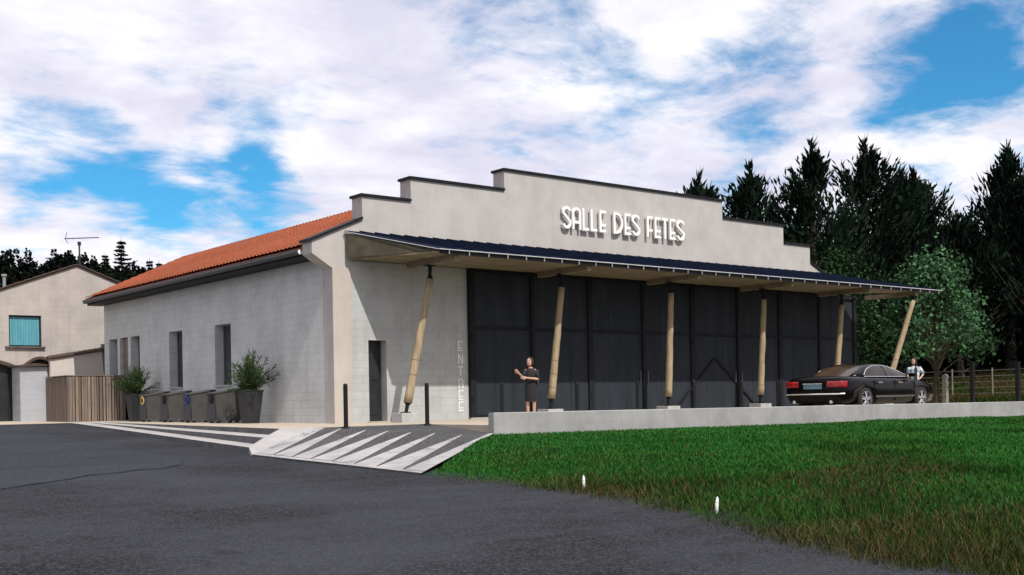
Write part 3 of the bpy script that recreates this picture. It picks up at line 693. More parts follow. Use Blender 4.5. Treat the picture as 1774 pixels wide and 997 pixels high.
# vertical lettering painted on the masonry beside the dark front
def glyph(ch, w, h, s):
    """strokes (2D polylines) and bars of a tall thin capital"""
    lo = 0.33*h; e = s/2
    if ch == 'S':
        r_ = (w-s)/2; c1 = h-e-r_; c2 = e+r_; P0 = []
        for a in range(20, 181, 16): P0.append((w/2+r_*math.cos(R(a)), c1+r_*math.sin(R(a))))
        P0.append((e, c1-0.04*h)); P0.append((w-e, c2+0.06*h))
        for a in range(0, -161, -16): P0.append((w/2+r_*math.cos(R(a)), c2+r_*math.sin(R(a))))
        return [(P0, False)], []
    if ch == 'A':
        r_ = (w-s)/2; P0 = [(e, 0)]+[(w/2+r_*math.cos(R(a)), h-e-r_+r_*math.sin(R(a))) for a in range(180, -1, -15)]+[(w-e, 0)]
        return [(P0, False)], [(s, w-s, lo-e, lo+e)]
    if ch == 'D':
        P0 = [(e, e), (w*0.30, e)]+[(w*0.30+(w*0.70-e)*math.cos(R(a)), h/2+(h/2-e)*math.sin(R(a))) for a in range(-75, 76, 15)]+[(w*0.30, h-e), (e, h-e)]
        return [(P0, True)], []
    if ch == 'R':
        r_ = (w-s)/2; P0 = [(w-e, 0), (w-e, h*0.34), (w*0.62, h*0.46), (w-e-r_*0.3, h*0.50), (w-e, h*0.62), (w-e, h*0.8), (w-e-r_*0.4, h-e), (s, h-e)]
        return [(P0, False)], [(0, s, 0, h)]
    if ch == 'N': return [([(s, h-e), (w-s, e)], False)], [(0, s, 0, h), (w-s, w, 0, h)]
    B = {'L': [(0,s,0,h),(s,w,0,s)], 'E': [(0,s,0,h),(s,w,0,s),(s,w*0.95,lo-e,lo+e),(s,w,h-s,h)], 'F': [(0,s,0,h),(s,w*0.95,lo-e,lo+e),(s,w,h-s,h)], 'T': [(0,w,h-s,h),(w/2-e,w/2+e,0,h-s)]}[ch]
    return [], B
def letter(ch, x0, z0, w, h, s, y0, y1, m_, parent):
    b_ = MB(); st, bars = glyph(ch, w, h, s)
    for P0, cl0 in st: b_.strip(P0, s, y0, y1, lambda a, c, d: (x0+a, d, z0+c), cl0)
    for (a, c, e, f) in bars: b_.box(x0+a, x0+c, y0+0.0006, y1, z0+e, z0+f)
    return b_.build('letter', m_, parent)
FADED = mat('faded_white_lettering', (0.80, 0.80, 0.79), 0.9, col2=(0.62,0.62,0.61), scale=7)
for ch, zc in zip('ENTREE', (1.88, 1.53, 1.20, 0.86, 0.55, 0.24)):
    letter(ch, 3.83, zc, 0.16, 0.26, 0.026, -0.0175, -0.0135, FADED, hall)

sign = thing('facade_lettering', (7.6, -0.02, 5.49), 'raised white capitals spelling SALLE DES FETES on the gable', 'sign')
LX = [('S',7.59,7.93),('A',7.97,8.32),('L',8.37,8.63),('L',8.70,8.96),('E',9.06,9.33),('D',9.64,10.04),('E',10.10,10.37),('S',10.42,10.77),('F',11.07,11.33),('E',11.41,11.68),('T',11.73,12.02),('E',12.08,12.35),('S',12.41,12.78)]
for ch, a, b_ in LX:
    o = letter(ch, a, 5.50, b_-a, 0.655, 0.078, -0.13, -0.065, LETTER, sign)
    for zc in (5.6, 6.05): MB().tube([(a+0.039, -0.066, zc), (a+0.039, 0.004, zc)], 0.012, 6).build('stud', BLACKM, o)

# ------------------------------------------------------------------ canopy with its posts
cano = thing('entrance_canopy', (11, -1.2, 0), 'navy lean-to canopy on slanting timber posts along the hall front', 'canopy')
TL, TR, FL_, FR = (0.34,-0.052,4.87), (20.15,-0.052,4.87), (1.55,-2.5,4.235), (23.70,-2.5,4.235)
mb = MB(); nseg = 44
def cp(i, t, dz=0.0):
    a = lerp3(TL, TR, i/nseg); b_ = lerp3(FL_, FR, i/nseg); p = lerp3(a, b_, t); return (p[0], p[1], p[2]+dz)
mb.loft([[cp(i, 0), cp(i, 1), cp(i, 1, -0.05), cp(i, 0, -0.05)] for i in range(nseg+1)]); mb.build('roof_sheet', NAVY, cano)
for i in range(1, nseg):
    m_ = MB(); w = 0.012
    m_.add([(cp(i,0)[0]-w, *cp(i,0,0.001)[1:]), (cp(i,0)[0]+w, *cp(i,0,0.001)[1:]), (cp(i,0)[0]+w, *cp(i,0,0.03)[1:]), (cp(i,0)[0]-w, *cp(i,0,0.03)[1:]),
            (cp(i,1)[0]-w, *cp(i,1,0.001)[1:]), (cp(i,1)[0]+w, *cp(i,1,0.001)[1:]), (cp(i,1)[0]+w, *cp(i,1,0.03)[1:]), (cp(i,1)[0]-w, *cp(i,1,0.03)[1:])],
           [(0,1,2,3),(7,6,5,4),(0,4,5,1),(1,5,6,2),(2,6,7,3),(3,7,4,0)]); m_.build('roof_seam', NAVY, cano)
# soffit boards running along the facade
bw = [(-0.135-0.29*k, -0.135-0.29*(k+1)+0.006) for k in range(8)]
for (ya, yb) in bw:
    ta, tb = (-ya)/2.5, (-yb)/2.5
    q = [(0.36+1.21*ta, ya), (20.13+3.5*ta, ya), (20.13+3.5*tb, yb), (0.36+1.21*tb, yb)]
    m_ = MB(); m_.prism(q, lambda a, b_: (a, b_, 4.135), lambda a, b_: (a, b_, 4.165)); m_.build('soffit_board', SOFFIT, cano)
# gusset ends (triangles closing the canopy between sloping roof and level soffit)
for (a, b_) in ((TL, FL_), (TR, FR)):
    s = 0.02
    m_ = MB(); m_.add([(a[0]+s, a[1]-0.08, 4.17), (a[0]+s, a[1]-0.08, 4.78), (b_[0]+s-0.03, b_[1]+0.10, 4.19), (b_[0]+s-0.03, b_[1]+0.10, 4.17)]+[(a[0]+s+0.03, a[1]-0.08, 4.17), (a[0]+s+0.03, a[1]-0.08, 4.78), (b_[0]+s, b_[1]+0.10, 4.19), (b_[0]+s, b_[1]+0.10, 4.17)],
                      [(0,1,2,3),(7,6,5,4),(0,4,5,1),(1,5,6,2),(2,6,7,3),(3,7,4,0)]); m_.build('end_board', mat('end_board_wood', (0.075, 0.062, 0.042), 0.85, var=0.3, scale=3), cano)
MB().box(1.57, 23.68, -2.49, -2.455, 4.10, 4.183).build('fascia', BLACKM, cano)
RAILM = mat('rail_aluminium', (0.42, 0.43, 0.45), 0.5, var=0.15, scale=5)
gt = MB().box(1.50, 23.78, -2.545, -2.502, 4.198, 4.220).build('gutter_rail', RAILM, cano)
# the white rail also follows the sloping left edge
dv = Vector(FL_)-Vector(TL)
m_ = MB(); m_.tube([Vector(TL)+Vector((-0.02,-0.02,-0.03)), Vector(FL_)+Vector((-0.03,-0.0,-0.03))], 0.012, 6); m_.build('gutter_rail', RAILM, cano)
for k in range(37):
    x = 1.8+k*0.605
    MB().box(x, x+0.014, -2.535, -2.502, 4.10, 4.193).build('rail_bracket', RAILM, cano)
for x in (2.10, 6.52, 10.90, 15.27, 19.50, 22.35):
    MB().box(x-0.07, x+0.07, -2.40, -0.30, 3.98, 4.132).build('beam', SOFFIT, cano)
posts = [((1.40,-1.2,0.50),(2.10,-1.25,3.62)), ((6.12,-1.2,0.53),(6.52,-1.25,3.62)), ((10.77,-1.2,0.53),(10.90,-1.25,3.66)), ((15.08,-1.2,0.53),(15.27,-1.25,3.64)), ((19.12,-1.2,0.53),(19.50,-1.25,3.62)), ((21.10,-1.9,0.57),(22.35,-2.25,3.80))]
for (b0, t0) in posts:
    b0 = Vector(b0); t0 = Vector(t0); m_ = MB(); k_ = 14
    pts = [b0.lerp(t0, i/k_)+Vector((rnd.uniform(-.006,.006), rnd.uniform(-.006,.006), 0)) for i in range(k_+1)]
    pole = m_.tube(pts, [0.108-0.020*i/k_+rnd.uniform(-.004,.004) for i in range(k_+1)], 14).build('post', POLE, cano, smooth=True)
    for zt in (0.1, 0.22, 0.34, 0.52):
        c0 = b0.lerp(t0, zt); c1 = b0.lerp(t0, zt+0.004); MB().tube([c0, c1], 0.1085-0.020*zt, 14).build('band', mat('pole_band', (0.14,0.10,0.06), 0.8, var=0.2), pole)
    foot_ = b0+(b0-t0).normalized()*0.30
    MB().tube([b0, b0+(b0-t0).normalized()*0.06, foot_], [0.10, 0.05, 0.045], 10).build('shoe', BLACKM, pole)
    MB().box(foot_.x-0.10, foot_.x+0.10, foot_.y-0.10, foot_.y+0.10, 0.252, 0.275).build('base_plate', BLACKM, pole)
    MB().tube([t0, t0.lerp(Vector((t0.x, t0.y, 3.98)), 0.35), (t0.x+0.01, t0.y, 3.985)], [0.09, 0.045, 0.06], 10).build('head_bracket', BLACKM, pole)
    MB().box(t0.x-0.13, t0.x+0.13, t0.y-0.09, t0.y+0.09, 3.955, 3.979).build('head_plate', BLACKM, pole)
    MB().box(foot_.x-0.27, foot_.x+0.27, foot_.y-0.24, foot_.y+0.24, 0.0, 0.25).build('plinth', PLINTH, cano, bevel=0.012)

# ------------------------------------------------------------------ bollards
bol = None
NAMES_B = ['black steel bollard nearest the corner pier, at the ramp top', 'black steel bollard in front of the slanted leftmost post', 'black steel bollard just left of the woman in black', 'black steel bollard right of the second timber post', 'black steel bollard left of the third timber post',
           'black steel bollard right of the third timber post', 'black steel bollard left of the fourth timber post', 'black steel bollard between the fourth timber post and the car']
for i, x in enumerate((-1.91, 0.16, 2.30, 4.68, 6.80, 8.97, 10.94, 12.57)):
    if bol is None:
        bol = thing('bollard', (0, 0, 0), 'x', 'bollard', 'bollards along the front')
        MB().tube([(0,0,0.0),(0,0,0.90),(0,0,0.935)], [0.048,0.048,0.036], 14).build('shaft', BLACKM, bol, smooth=False)
        MB().tube([(0,0,0.0),(0,0,0.02)], 0.085, 16).build('base_flange', BLACKM, bol)
        MB().tube([(0,0,0.80),(0,0,0.83)], 0.0505, 14).build('collar', CLADF, bol)
        o = bol
    else: o = copy_tree(bol)
    o.location = (x, -3.87+0.03*(i == 0), 0.012); o['label'] = NAMES_B[i]

# ================================================================== LEFT SIDE
# planters with grassy shrubs
POT = mat('planter_grey', (0.017, 0.018, 0.020), 0.6, var=0.25, scale=4)
EARTH = mat('potting_soil', (0.05, 0.035, 0.025), 0.95, var=0.3, scale=20)
def make_planter():
    p = thing('planter', (0,0,0), 'x', 'planter', 'planters beside the hall wall')
    def sq(h, z): return [(-h,-h,z),(h,-h,z),(h,h,z),(-h,h,z)]
    m_ = MB(); m_.loft([sq(0.175, 0), sq(0.262, 0.86), sq(0.275, 0.862), sq(0.275, 0.90), sq(0.240, 0.90), sq(0.232, 0.80)]); m_.build('pot', POT, p, bevel=0.006)
    m_ = MB(); m_.add(sq(0.234, 0.84), [(0,1,2,3)]); m_.build('soil', EARTH, p)
    return p
pl = make_planter()
pl.location = (-0.70, 3.30, 0.012); pl['label'] = 'dark tapered square planter nearest the corner of the hall'
pl2 = copy_tree(pl); pl2.location = (-0.72, 11.75, 0.012); pl2['label'] = 'dark tapered square planter beyond the bins, by the slatted box'
LEAF = {}
def leafmat(name, col, var=0.5, scale=2.0, rough=0.75):
    m_ = mat(name, col, 0.9, attr='col', spec=0.03)
    return m_
def cards(name, P, D, L, Wd, C, m_, parent=None, off=(0,0,0), bend=0.25):
    """kite-shaped leaves: position, direction, length, width, colour per leaf"""
    n = len(P); rg_ = np.random.default_rng(len(name)+n)
    D = D/np.linalg.norm(D, axis=1)[:, None]
    a = rg_.normal(size=(n, 3)); S = np.cross(D, a); S /= np.linalg.norm(S, axis=1)[:, None]+1e-9
    Nn = np.cross(S, D)
    v = np.empty((n, 4, 3), np.float32); P = P-np.array(off)
    v[:, 0] = P; v[:, 1] = P+D*(L*0.45)[:, None]+S*(Wd*0.5)[:, None]+Nn*(Wd*bend)[:, None]
    v[:, 2] = P+D*L[:, None]; v[:, 3] = P+D*(L*0.45)[:, None]-S*(Wd*0.5)[:, None]+Nn*(Wd*bend)[:, None]
    b0 = (np.arange(n)*4)[:, None]; q = np.concatenate([b0+np.array([0,1,2]), b0+np.array([0,2,3])], 1).reshape(-1).astype(np.int32)
    me = bpy.data.meshes.new(name); me.vertices.add(n*4); me.vertices.foreach_set('co', v.reshape(-1))
    me.loops.add(n*6); me.loops.foreach_set('vertex_index', q)
    me.polygons.add(n*2); me.polygons.foreach_set('loop_start', np.arange(0, n*6, 3, dtype=np.int32)); me.polygons.foreach_set('loop_total', np.full(n*2, 3, np.int32))
    ca = me.color_attributes.new('col', 'FLOAT_COLOR', 'POINT'); cc = np.ones((n, 4, 4), np.float32); cc[:, :, :3] = C[:, None, :]
    ca.data.foreach_set('color', cc.reshape(-1)); me.update()
    return link(name, me, m_, parent)
SHRUBM = leafmat('shrub_leaf', (0.03, 0.06, 0.02))
def shrub(loc, label, sd, sz=1.0):
    s = thing('shrub', loc, label, 'shrub', 'shrubs in the planters')
    g = np.random.default_rng(sd); m_ = MB(); P0 = []; D0 = []
    for k in range(78):
        az = g.uniform(0, 2*np.pi); tl = abs(g.normal(0, 0.52)); d_ = np.array([math.cos(az)*math.sin(tl), math.sin(az)*math.sin(tl), math.cos(tl)])
        L_ = g.uniform(0.45, 0.92)*sz*(1-0.25*tl); b_ = np.array([g.uniform(-.1,.1), g.uniform(-.1,.1), 0.0])
        pts = [b_+d_*L_*t+np.array([d_[0]*0.25*t*t*L_, d_[1]*0.25*t*t*L_, -0.12*t*t*L_*tl]) for t in np.linspace(0, 1, 6)]
        m_.tube([tuple(np.array(loc)+p) for p in pts], [0.008,0.007,0.006,0.005,0.004,0.002], 4)
        for t in np.linspace(0.12, 1, 20):
            i = min(4, int(t*5)); f_ = t*5-i; p = pts[i]*(1-f_)+pts[i+1]*f_
            for _ in range(3):
                P0.append(p+g.normal(0, 0.012, 3)); D0.append((pts[i+1]-pts[i])/np.linalg.norm(pts[i+1]-pts[i])+g.normal(0, 0.55, 3))
    P0 = np.array(P0); D0 = np.array(D0); n = len(P0)
    C = np.array([0.030, 0.062, 0.024])*g.uniform(0.5, 1.5, (n, 1))*np.array([1, 1, 1])+np.array([0.02, 0.012, 0.0])*g.random((n, 1))
    m_.build('stems', mat('shrub_stem', (0.05, 0.06, 0.02), 0.8, var=0.3), s)
    cards('foliage', P0, D0, g.uniform(0.07, 0.16, n)*sz, g.uniform(0.010, 0.022, n), C, SHRUBM, s)
    return s
shrub((-0.70, 3.30, 0.85), 'feathery green shrub growing in the planter nearest the hall corner', 11, 1.22)
shrub((-0.72, 11.75, 0.85), 'feathery green shrub growing in the planter beyond the bins', 12, 1.15)

# recycling bins: grey bodies with sloping tops, each with its own coloured mouth
BIN = mat('bin_grey', (0.052, 0.050, 0.048), 0.65, var=0.2, scale=4); BIND = mat('bin_dark', (0.030, 0.034, 0.040), 0.6, var=0.2, scale=4)
YEL = mat('bin_yellow', (0.75, 0.55, 0.10), 0.5, var=0.1); BLU = mat('bin_blue', (0.02, 0.05, 0.32), 0.5, var=0.1)
BSPEC = [(4.75, BLACKM, 'grey recycling bin with black mouth beside the nearer planter', BIN), (6.45, BLU, 'grey recycling bin with blue mouth, between the two black-mouthed bins', BIN),
         (8.2, BLACKM, 'grey recycling bin with black mouth, between the blue and yellow ones', BIN), (9.95, YEL, 'grey recycling bin with yellow mouth next to the farther planter', BIN)]
for (yb, mm, lab, bm_) in BSPEC:
    x0, x1, y0, y1 = -1.02, -0.30, yb, yb+0.62
    t_ = thing('recycling_bin', (-0.66, yb+0.3, 0.012), lab, 'recycling bin', 'recycling bins along the hall wall')
    m_ = MB(); m_.prism([(x0,0.06),(x1,0.06),(x1+0.02,0.93),(x0-0.02,0.82)], lambda a, b_: (a, y0, b_), lambda a, b_: (a, y1, b_)); body = m_.build('body', bm_, t_, bevel=0.012)
    m_ = MB(); m_.prism([(x0-0.05,0.822),(x1+0.03,0.937),(x1+0.03,0.975),(x0-0.05,0.86)], lambda a, b_: (a, y0-0.02, b_), lambda a, b_: (a, y1+0.02, b_)); m_.build('lid', bm_, t_, bevel=0.008)
    MB().box(x0-0.035, x0-0.012, y0+0.05, y1-0.05, 0.12, 0.56).build('door', BIND, t_)
    m_ = MB(); m_.tube([(x0-0.05, (y0+y1)/2, 0.69), (x0-0.012, (y0+y1)/2, 0.69)], 0.13, 18); m_.build('mouth_rim', mm, t_)
    MB().tube([(x0-0.056, (y0+y1)/2, 0.69), (x0-0.051, (y0+y1)/2, 0.69)], 0.085, 16).build('mouth', BLACKM, t_)
    for (fx_, fy_) in ((x0+0.08, y0+0.08), (x1-0.08, y0+0.08), (x0+0.08, y1-0.08), (x1-0.08, y1-0.08)):
        MB().box(fx_-0.04, fx_+0.04, fy_-0.04, fy_+0.04, 0.012, 0.058).build('foot', BLACKM, t_)

# slatted timber enclosure
SLAT = [mat('slat_a', (0.17, 0.13, 0.105), 0.8, var=0.25, scale=4, stretch=(2,2,0.3)), mat('slat_b', (0.13, 0.10, 0.08), 0.8, var=0.25, scale=4, stretch=(2,2,0.3)), mat('slat_c', (0.21, 0.16, 0.125), 0.8, var=0.25, scale=4, stretch=(2,2,0.3))]
en = thing('slatted_enclosure', (-1.1, 15.6, 0.012), 'brown slatted timber box at the far end of the hall wall', 'enclosure')
ex0, ex1, ey0, ey1 = -2.08, -0.12, 14.4, 16.9
MB().box(ex0+0.04, ex1-0.04, ey0+0.04, ey1-0.04, 0.03, 1.50).build('core', CLADF, en)
x = ex0; k = 0
while x < ex1-0.05:
    w = rnd.choice((0.055, 0.07, 0.09, 0.05)); MB().box(x, min(x+w, ex1), ey0+rnd.uniform(-0.01, 0.012), ey0+0.036, 0.02, 1.56+rnd.uniform(-0.01,0.01)).build('slat', rnd.choice(SLAT), en); x += w+rnd.choice((0.012, 0.012, 0.02, 0.035))
y = ey0+0.05
while y < ey1-0.05:
    w = rnd.choice((0.09, 0.12)); MB().box(ex0+rnd.uniform(-0.01,0.006), ex0+0.036, y, min(y+w, ey1), 0.02, 1.55).build('slat', SLAT[1], en); y += w+0.015
MB().box(ex0-0.015, ex1+0.01, ey0-0.015, ey1, 1.572, 1.60).build('top_board', SLAT[0], en)

# ------------------------------------------------------------------ neighbouring house
hs = thing('gabled_house', (0, 20, 0), 'beige rendered house with low gable, teal window and dark archway', 'house')
HY0 = 20.0
ax = 0.06; eave = 4.0; apex = 5.98; hw = 5.2
def arch_pts(x0, x1, z0, zs_, rise, n=10):
    return [(x0, z0)]+[(x0+(x1-x0)*i/n, zs_+rise*math.sin(math.pi*i/n)) for i in range(n+1)]+[(x1, z0)]
out_ = [(ax-hw,-0.2),(ax-hw,eave),(ax,apex),(ax+hw,eave),(ax+hw,-0.2)]
# wall built in three fields so that the openings are real holes
def field(poly): 
    m_ = MB(); m_.prism(poly, lambda a, b_: (a, HY0, b_), lambda a, b_: (a, HY0+0.35, b_)); return m_
zt = lambda x: apex-(abs(x-ax))*(apex-eave)/hw
mw = MB()
us = [ax-hw, -2.47, -1.30, ax+hw]; 
parts_ = [[(ax-hw,2.60),(-2.47,2.60),(-2.47,zt(-2.47)),(ax-hw,eave)], [(-2.47,4.01),(-1.30,4.01),(-1.30,zt(-1.30)),(-2.47,zt(-2.47))], [(-2.47,2.60),(-1.30,2.60),(-1.30,2.83),(-2.47,2.83)],
          [(-1.30,2.60),(ax+hw,2.60),(ax+hw,eave),(ax,apex),(-1.30,zt(-1.30))]]
ar1 = arch_pts(-4.1, -2.16, -0.2, 1.95, 0.28); ar2 = arch_pts(-1.95, -0.75, -0.2, 2.05, 0.30)
lowp = [(ax-hw,-0.2)]+ar1+ar2+[(ax+hw,-0.2),(ax+hw,2.60),(ax-hw,2.60)]
for p in parts_+[lowp]: 
    m_ = field(p); mw.add(m_.v, m_.f)
mw.build('front_wall', W_HOUSE, hs)
MB().box(ax-hw, ax-hw+0.3, HY0+0.36, HY0+11, -0.2, eave-0.05).box(ax+hw-0.3, ax+hw, HY0+0.36, HY0+11, -0.2, eave-0.05).build('side_walls', W_HOUSE, hs)
mb = MB(); mb.prism(out_, lambda a, b_: (a, HY0+11, b_), lambda a, b_: (a, HY0+11.3, b_)); mb.build('rear_wall', W_HOUSE, hs)
ov = 0.25; sl = (apex-eave)/hw
HROOF = mat('old_brown_tiles', (0.085, 0.05, 0.035), 0.9, col2=(0.05, 0.04, 0.035), scale=3, bump=0.5, bscale=12)
rf = []
for s in (-1, 1):
    q = [(ax, apex+0.01), (ax+s*(hw+ov), apex+0.01-sl*(hw+ov)), (ax+s*(hw+ov), apex+0.07-sl*(hw+ov)), (ax, apex+0.07)]
    m_ = MB(); m_.prism(q, lambda a, b_: (a, HY0-0.06, b_), lambda a, b_: (a, HY0+11.5, b_)); rf.append(m_.build('roof_slope', HROOF, hs))
# edge tiles along the verge
for s in (-1, 1):
    for k in range(16):
        t0 = k*0.33; xa = ax+s*t0; za = apex+0.06-sl*t0
        m_ = MB(); m_.tube([(xa, HY0-0.07, za+0.01), (xa+s*0.34, HY0-0.07, za-sl*0.34+0.025)], [0.026, 0.034], 6); m_.build('verge_tile', HROOF, hs)
TEAL = mat('teal_shutter', (0.06, 0.24, 0.30), 0.6, col2=(0.10, 0.30, 0.36), scale=2, stretch=(4,4,0.5))
wn = MB().box(-2.47, -1.30, HY0+0.14, HY0+0.18, 2.83, 4.01).build('window', TEAL, hs)
w_ = MB()
for (p, q, r_, s_) in ((-2.47,-2.42,2.83,4.01),(-1.35,-1.30,2.83,4.01),(-2.42,-1.35,3.96,4.01),(-2.42,-1.35,2.83,2.88)): w_.box(p+0.002, q-0.002, HY0+0.08, HY0+0.138, r_+0.002, s_-0.002)
w_.build('frame', CLADF, wn)
for k in range(11):
    xk = -2.41+k*0.097; MB().box(xk, xk+0.088, HY0+0.118, HY0+0.137, 2.885, 3.955).build('shutter_slat', TEAL, wn)
MB().box(-2.62, -1.18, HY0-0.10, HY0-0.002, 2.77, 2.83).build('sill', mat('dark_sill', (0.10,0.085,0.075), 0.85, var=0.3), wn)
for ar in (ar1, ar2):
    m_ = MB(); m_.prism(ar, lambda a, b_: (a, HY0+0.22, b_), lambda a, b_: (a, HY0+0.28, b_)); d_ = m_.build('arched_door', DOORM, hs)
    xa, xb = ar[0][0], ar[-1][0]
    for k in range(1, 6): xk = xa+(xb-xa)*k/6; MB().box(xk-0.008, xk+0.008, HY0+0.20, HY0+0.219, 0.05, 1.98).build('door_joint', BLACKM, d_)
    m_ = MB(); m_.strip([(p[0], p[1]+0.06) for p in ar[1:-1]], 0.10, HY0-0.03, HY0-0.002, lambda a, b_, d: (a, d, b_)); m_.build('arch_trim', HROOF, hs)
# chimney pipe
MB().tube([(-2.30, 21.2, 4.9), (-2.30, 21.2, 5.55), (-2.30, 21.2, 5.58), (-2.30, 21.2, 5.66)], [0.06, 0.06, 0.10, 0.10], 10).build('flue', mat('flue_metal', (0.25,0.25,0.26), 0.5, var=0.2), hs)
# aerial
an_ = thing('tv_aerial', (0.55, 21.4, 5.7), 'thin dark television aerial on the roof of the beige house', 'aerial')
AER = mat('aerial_metal', (0.03,0.03,0.032), 0.5, var=0.2, metal=0.3)
MB().tube([(0.62,21.4,5.55),(0.62,21.4,7.15)], 0.035, 8).build('mast', AER, an_)
MB().tube([(0.62,21.4,7.0),(0.62,21.4,7.14)], 0.07, 10).build('clamp', AER, an_)
MB().tube([(0.12,21.62,7.26),(1.30,21.1,7.33)], 0.02, 6).build('boom', AER, an_)
for t in (0.0, 0.10, 0.24, 0.40, 0.55, 0.70, 0.85, 1.0):
    c = Vector((0.12,21.62,7.26)).lerp(Vector((1.30,21.1,7.33)), t); l = 0.22-0.10*t
    MB().tube([c+Vector((-0.40,-0.92,0))*l, c+Vector((0.40,0.92,0))*l], 0.008, 5).build('element', AER, an_)
MB().tube([(0.20,21.59,7.52),(0.14,21.60,7.26),(0.22,21.59,7.08)], 0.012, 5).build('reflector', AER, an_)

# small shed against the house
sh = thing('garden_shed', (-1.9, 19.4, 0.012), 'small pale grey rendered shed in front of the archways', 'shed')
MB().box(-2.40, -1.42, 18.9, 19.95, 0.0, 2.02).build('wall', W_SHED, sh)
m_ = MB(); m_.prism([(-2.50,2.02),(-1.38,2.06),(-1.38,2.10),(-1.9,2.16),(-2.50,2.08)], lambda a, b_: (a, 18.75, b_), lambda a, b_: (a, 19.97, b_)); m_.build('roof', HROOF, sh)
# whitewashed garden wall with a tiled sloping coping
gwl = thing('garden_wall', (-0.4, 18.7, 0), 'sunlit white garden wall with sloping tiled top beside the shed', 'wall')
m_ = MB(); m_.prism([(-1.40,-0.1),(0.72,-0.1),(0.50,2.62),(-1.40,2.30)], lambda a, b_: (a, 18.6, b_), lambda a, b_: (a, 18.8, b_)); m_.build('wall_body', W_WHITE, gwl)
for k in range(11):
    xa = -1.48+k*0.20; za = 2.315+(xa+1.40)*0.168
    m_ = MB(); m_.tube([(xa, 18.56, za+0.03), (xa+0.215, 18.56, za+0.215*0.168+0.045)], [0.05, 0.06], 7); m_.tube([(xa, 18.70, za+0.05), (xa+0.215, 18.70, za+0.215*0.168+0.06)], [0.07, 0.08], 7); m_.build('coping_tile', HROOF, gwl)
MB().box(0.53, 4.0, 18.65, 18.78, -0.1, 2.9).build('return_wall', mat('shaded_render', (0.16,0.20,0.23), 0.9, var=0.2), gwl)  # wall in shade: the bluish darkening is put into its colour

# wooded hill behind the house
def hill_z(x, y):
    u = ((x-60)*0.95+(y-250)*-0.31); v = ((x-60)*0.31+(y-250)*0.95)
    return 31.5*math.exp(-(abs(u)/58)**2.4-(v/72)**2)*(1-0.03*math.sin(u*0.16+1.0)-0.02*math.sin(u*0.4))-1.5
mb = MB(); n = 40
mb.add([(-150+i*10, 110+j*9, hill_z(-150+i*10, 110+j*9)) for j in range(n+1) for i in range(n+1)], [(j*(n+1)+i, j*(n+1)+i+1, (j+1)*(n+1)+i+1, (j+1)*(n+1)+i) for j in range(n) for i in range(n)])
struct(mb.build('hill', mat('hill_undergrowth', (0.020, 0.026, 0.014), 0.95, var=0.4, scale=0.2), smooth=True))
CONM = leafmat('conifer_needles', (0.012, 0.022, 0.014))
g = np.random.default_rng(21); Pw, Dw, Lw, Ww, Cw = [], [], [], [], []
hill_trunks = MB()
for k in range(1500):
    x, y = g.uniform(-10, 130), g.uniform(160, 285); z0 = hill_z(x, y)
    if z0 < 3: continue
    h = g.uniform(3.0, 6.5) * (1.25 if g.random() < 0.12 else 1); r0 = h*g.uniform(0.22, 0.36); tone = g.uniform(0.6, 1.4)
    m = 70
    t = g.random(m)**0.8; az = g.uniform(0, 2*np.pi, m); rr = r0*(1-t)*g.uniform(0.4, 1.0, m)+0.1
    Pw.append(np.stack([x+np.cos(az)*rr*0.5, y+np.sin(az)*rr*0.5, z0+h*(0.1+0.9*t)], 1)); Dw.append(np.stack([np.cos(az), np.sin(az), g.uniform(-0.3, 0.9, m)], 1))
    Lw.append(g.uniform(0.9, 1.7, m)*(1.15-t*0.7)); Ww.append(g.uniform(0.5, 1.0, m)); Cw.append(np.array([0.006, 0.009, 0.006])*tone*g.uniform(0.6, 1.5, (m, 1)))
tag(cards('hill_forest', np.concatenate(Pw), np.concatenate(Dw), np.concatenate(Lw), np.concatenate(Ww), np.concatenate(Cw), CONM), 'dark conifer wood covering the hill behind the beige house', 'forest', kind='stuff')
BARK = mat('bark', (0.055, 0.042, 0.032), 0.95, var=0.4, scale=4, bump=0.6, bscale=9)
def spruce(loc, h, r0, label, sd, tiers=16):
    s = thing('spruce_tree', loc, label, 'tree', 'spruces on the skyline')
    gg = np.random.default_rng(sd); L0 = np.array(loc)
    m_ = MB(); m_.tube([L0, L0+[0,0,h*0.5], L0+[0,0,h]], [h*0.02, h*0.012, 0.03], 6); m_.build('trunk', BARK, s)
    P0, D0, Ln, Wn = [], [], [], []
    for k in range(tiers):
        t = k/tiers; z = h*(0.12+0.86*t); rr = r0*(1-t)**0.85+0.15
        for j in range(7):
            az = gg.uniform(0, 2*np.pi); ln = rr*gg.uniform(0.55, 1.1)
            for q in np.linspace(0.1, 1, 8):
                for e in range(3):
                    P0.append(L0+[math.cos(az)*ln*q, math.sin(az)*ln*q, z-0.22*ln*q+0.25*ln*q*q]); D0.append([math.cos(az)+gg.normal(0,.6), math.sin(az)+gg.normal(0,.6), gg.uniform(-.5,.25)]); Ln.append(gg.uniform(0.3,0.6)*h/10); Wn.append(gg.uniform(0.14,0.26)*h/10)
    n = len(P0); C = np.array([0.013,0.020,0.014])*gg.uniform(0.5,1.5,(n,1))
    cards('crown', np.array(P0), np.array(D0), np.array(Ln), np.array(Wn), C, CONM, s, off=loc)
    return s
def hz(x, y): return hill_z(x, y)-0.3
for (x, y, ztop, r0, lab, sd_) in ((67.3,204.3,34.6,3.2,'tall dark spruce on the skyline right of the aerial',31), (64.2,205.0,31.4,1.6,'short dark spruce left of the tall one on the skyline',32),
                               (72.8,203.5,30.6,1.2,'small dark spruce on the skyline above the orange roof',33), (74.6,203.0,30.2,1.2,'small dark spruce on the skyline closest to the hall roof',34)):
    z0 = hill_z(x, y)-0.3; spruce((x, y, z0), max(4.0, ztop-z0), r0, lab, sd_)

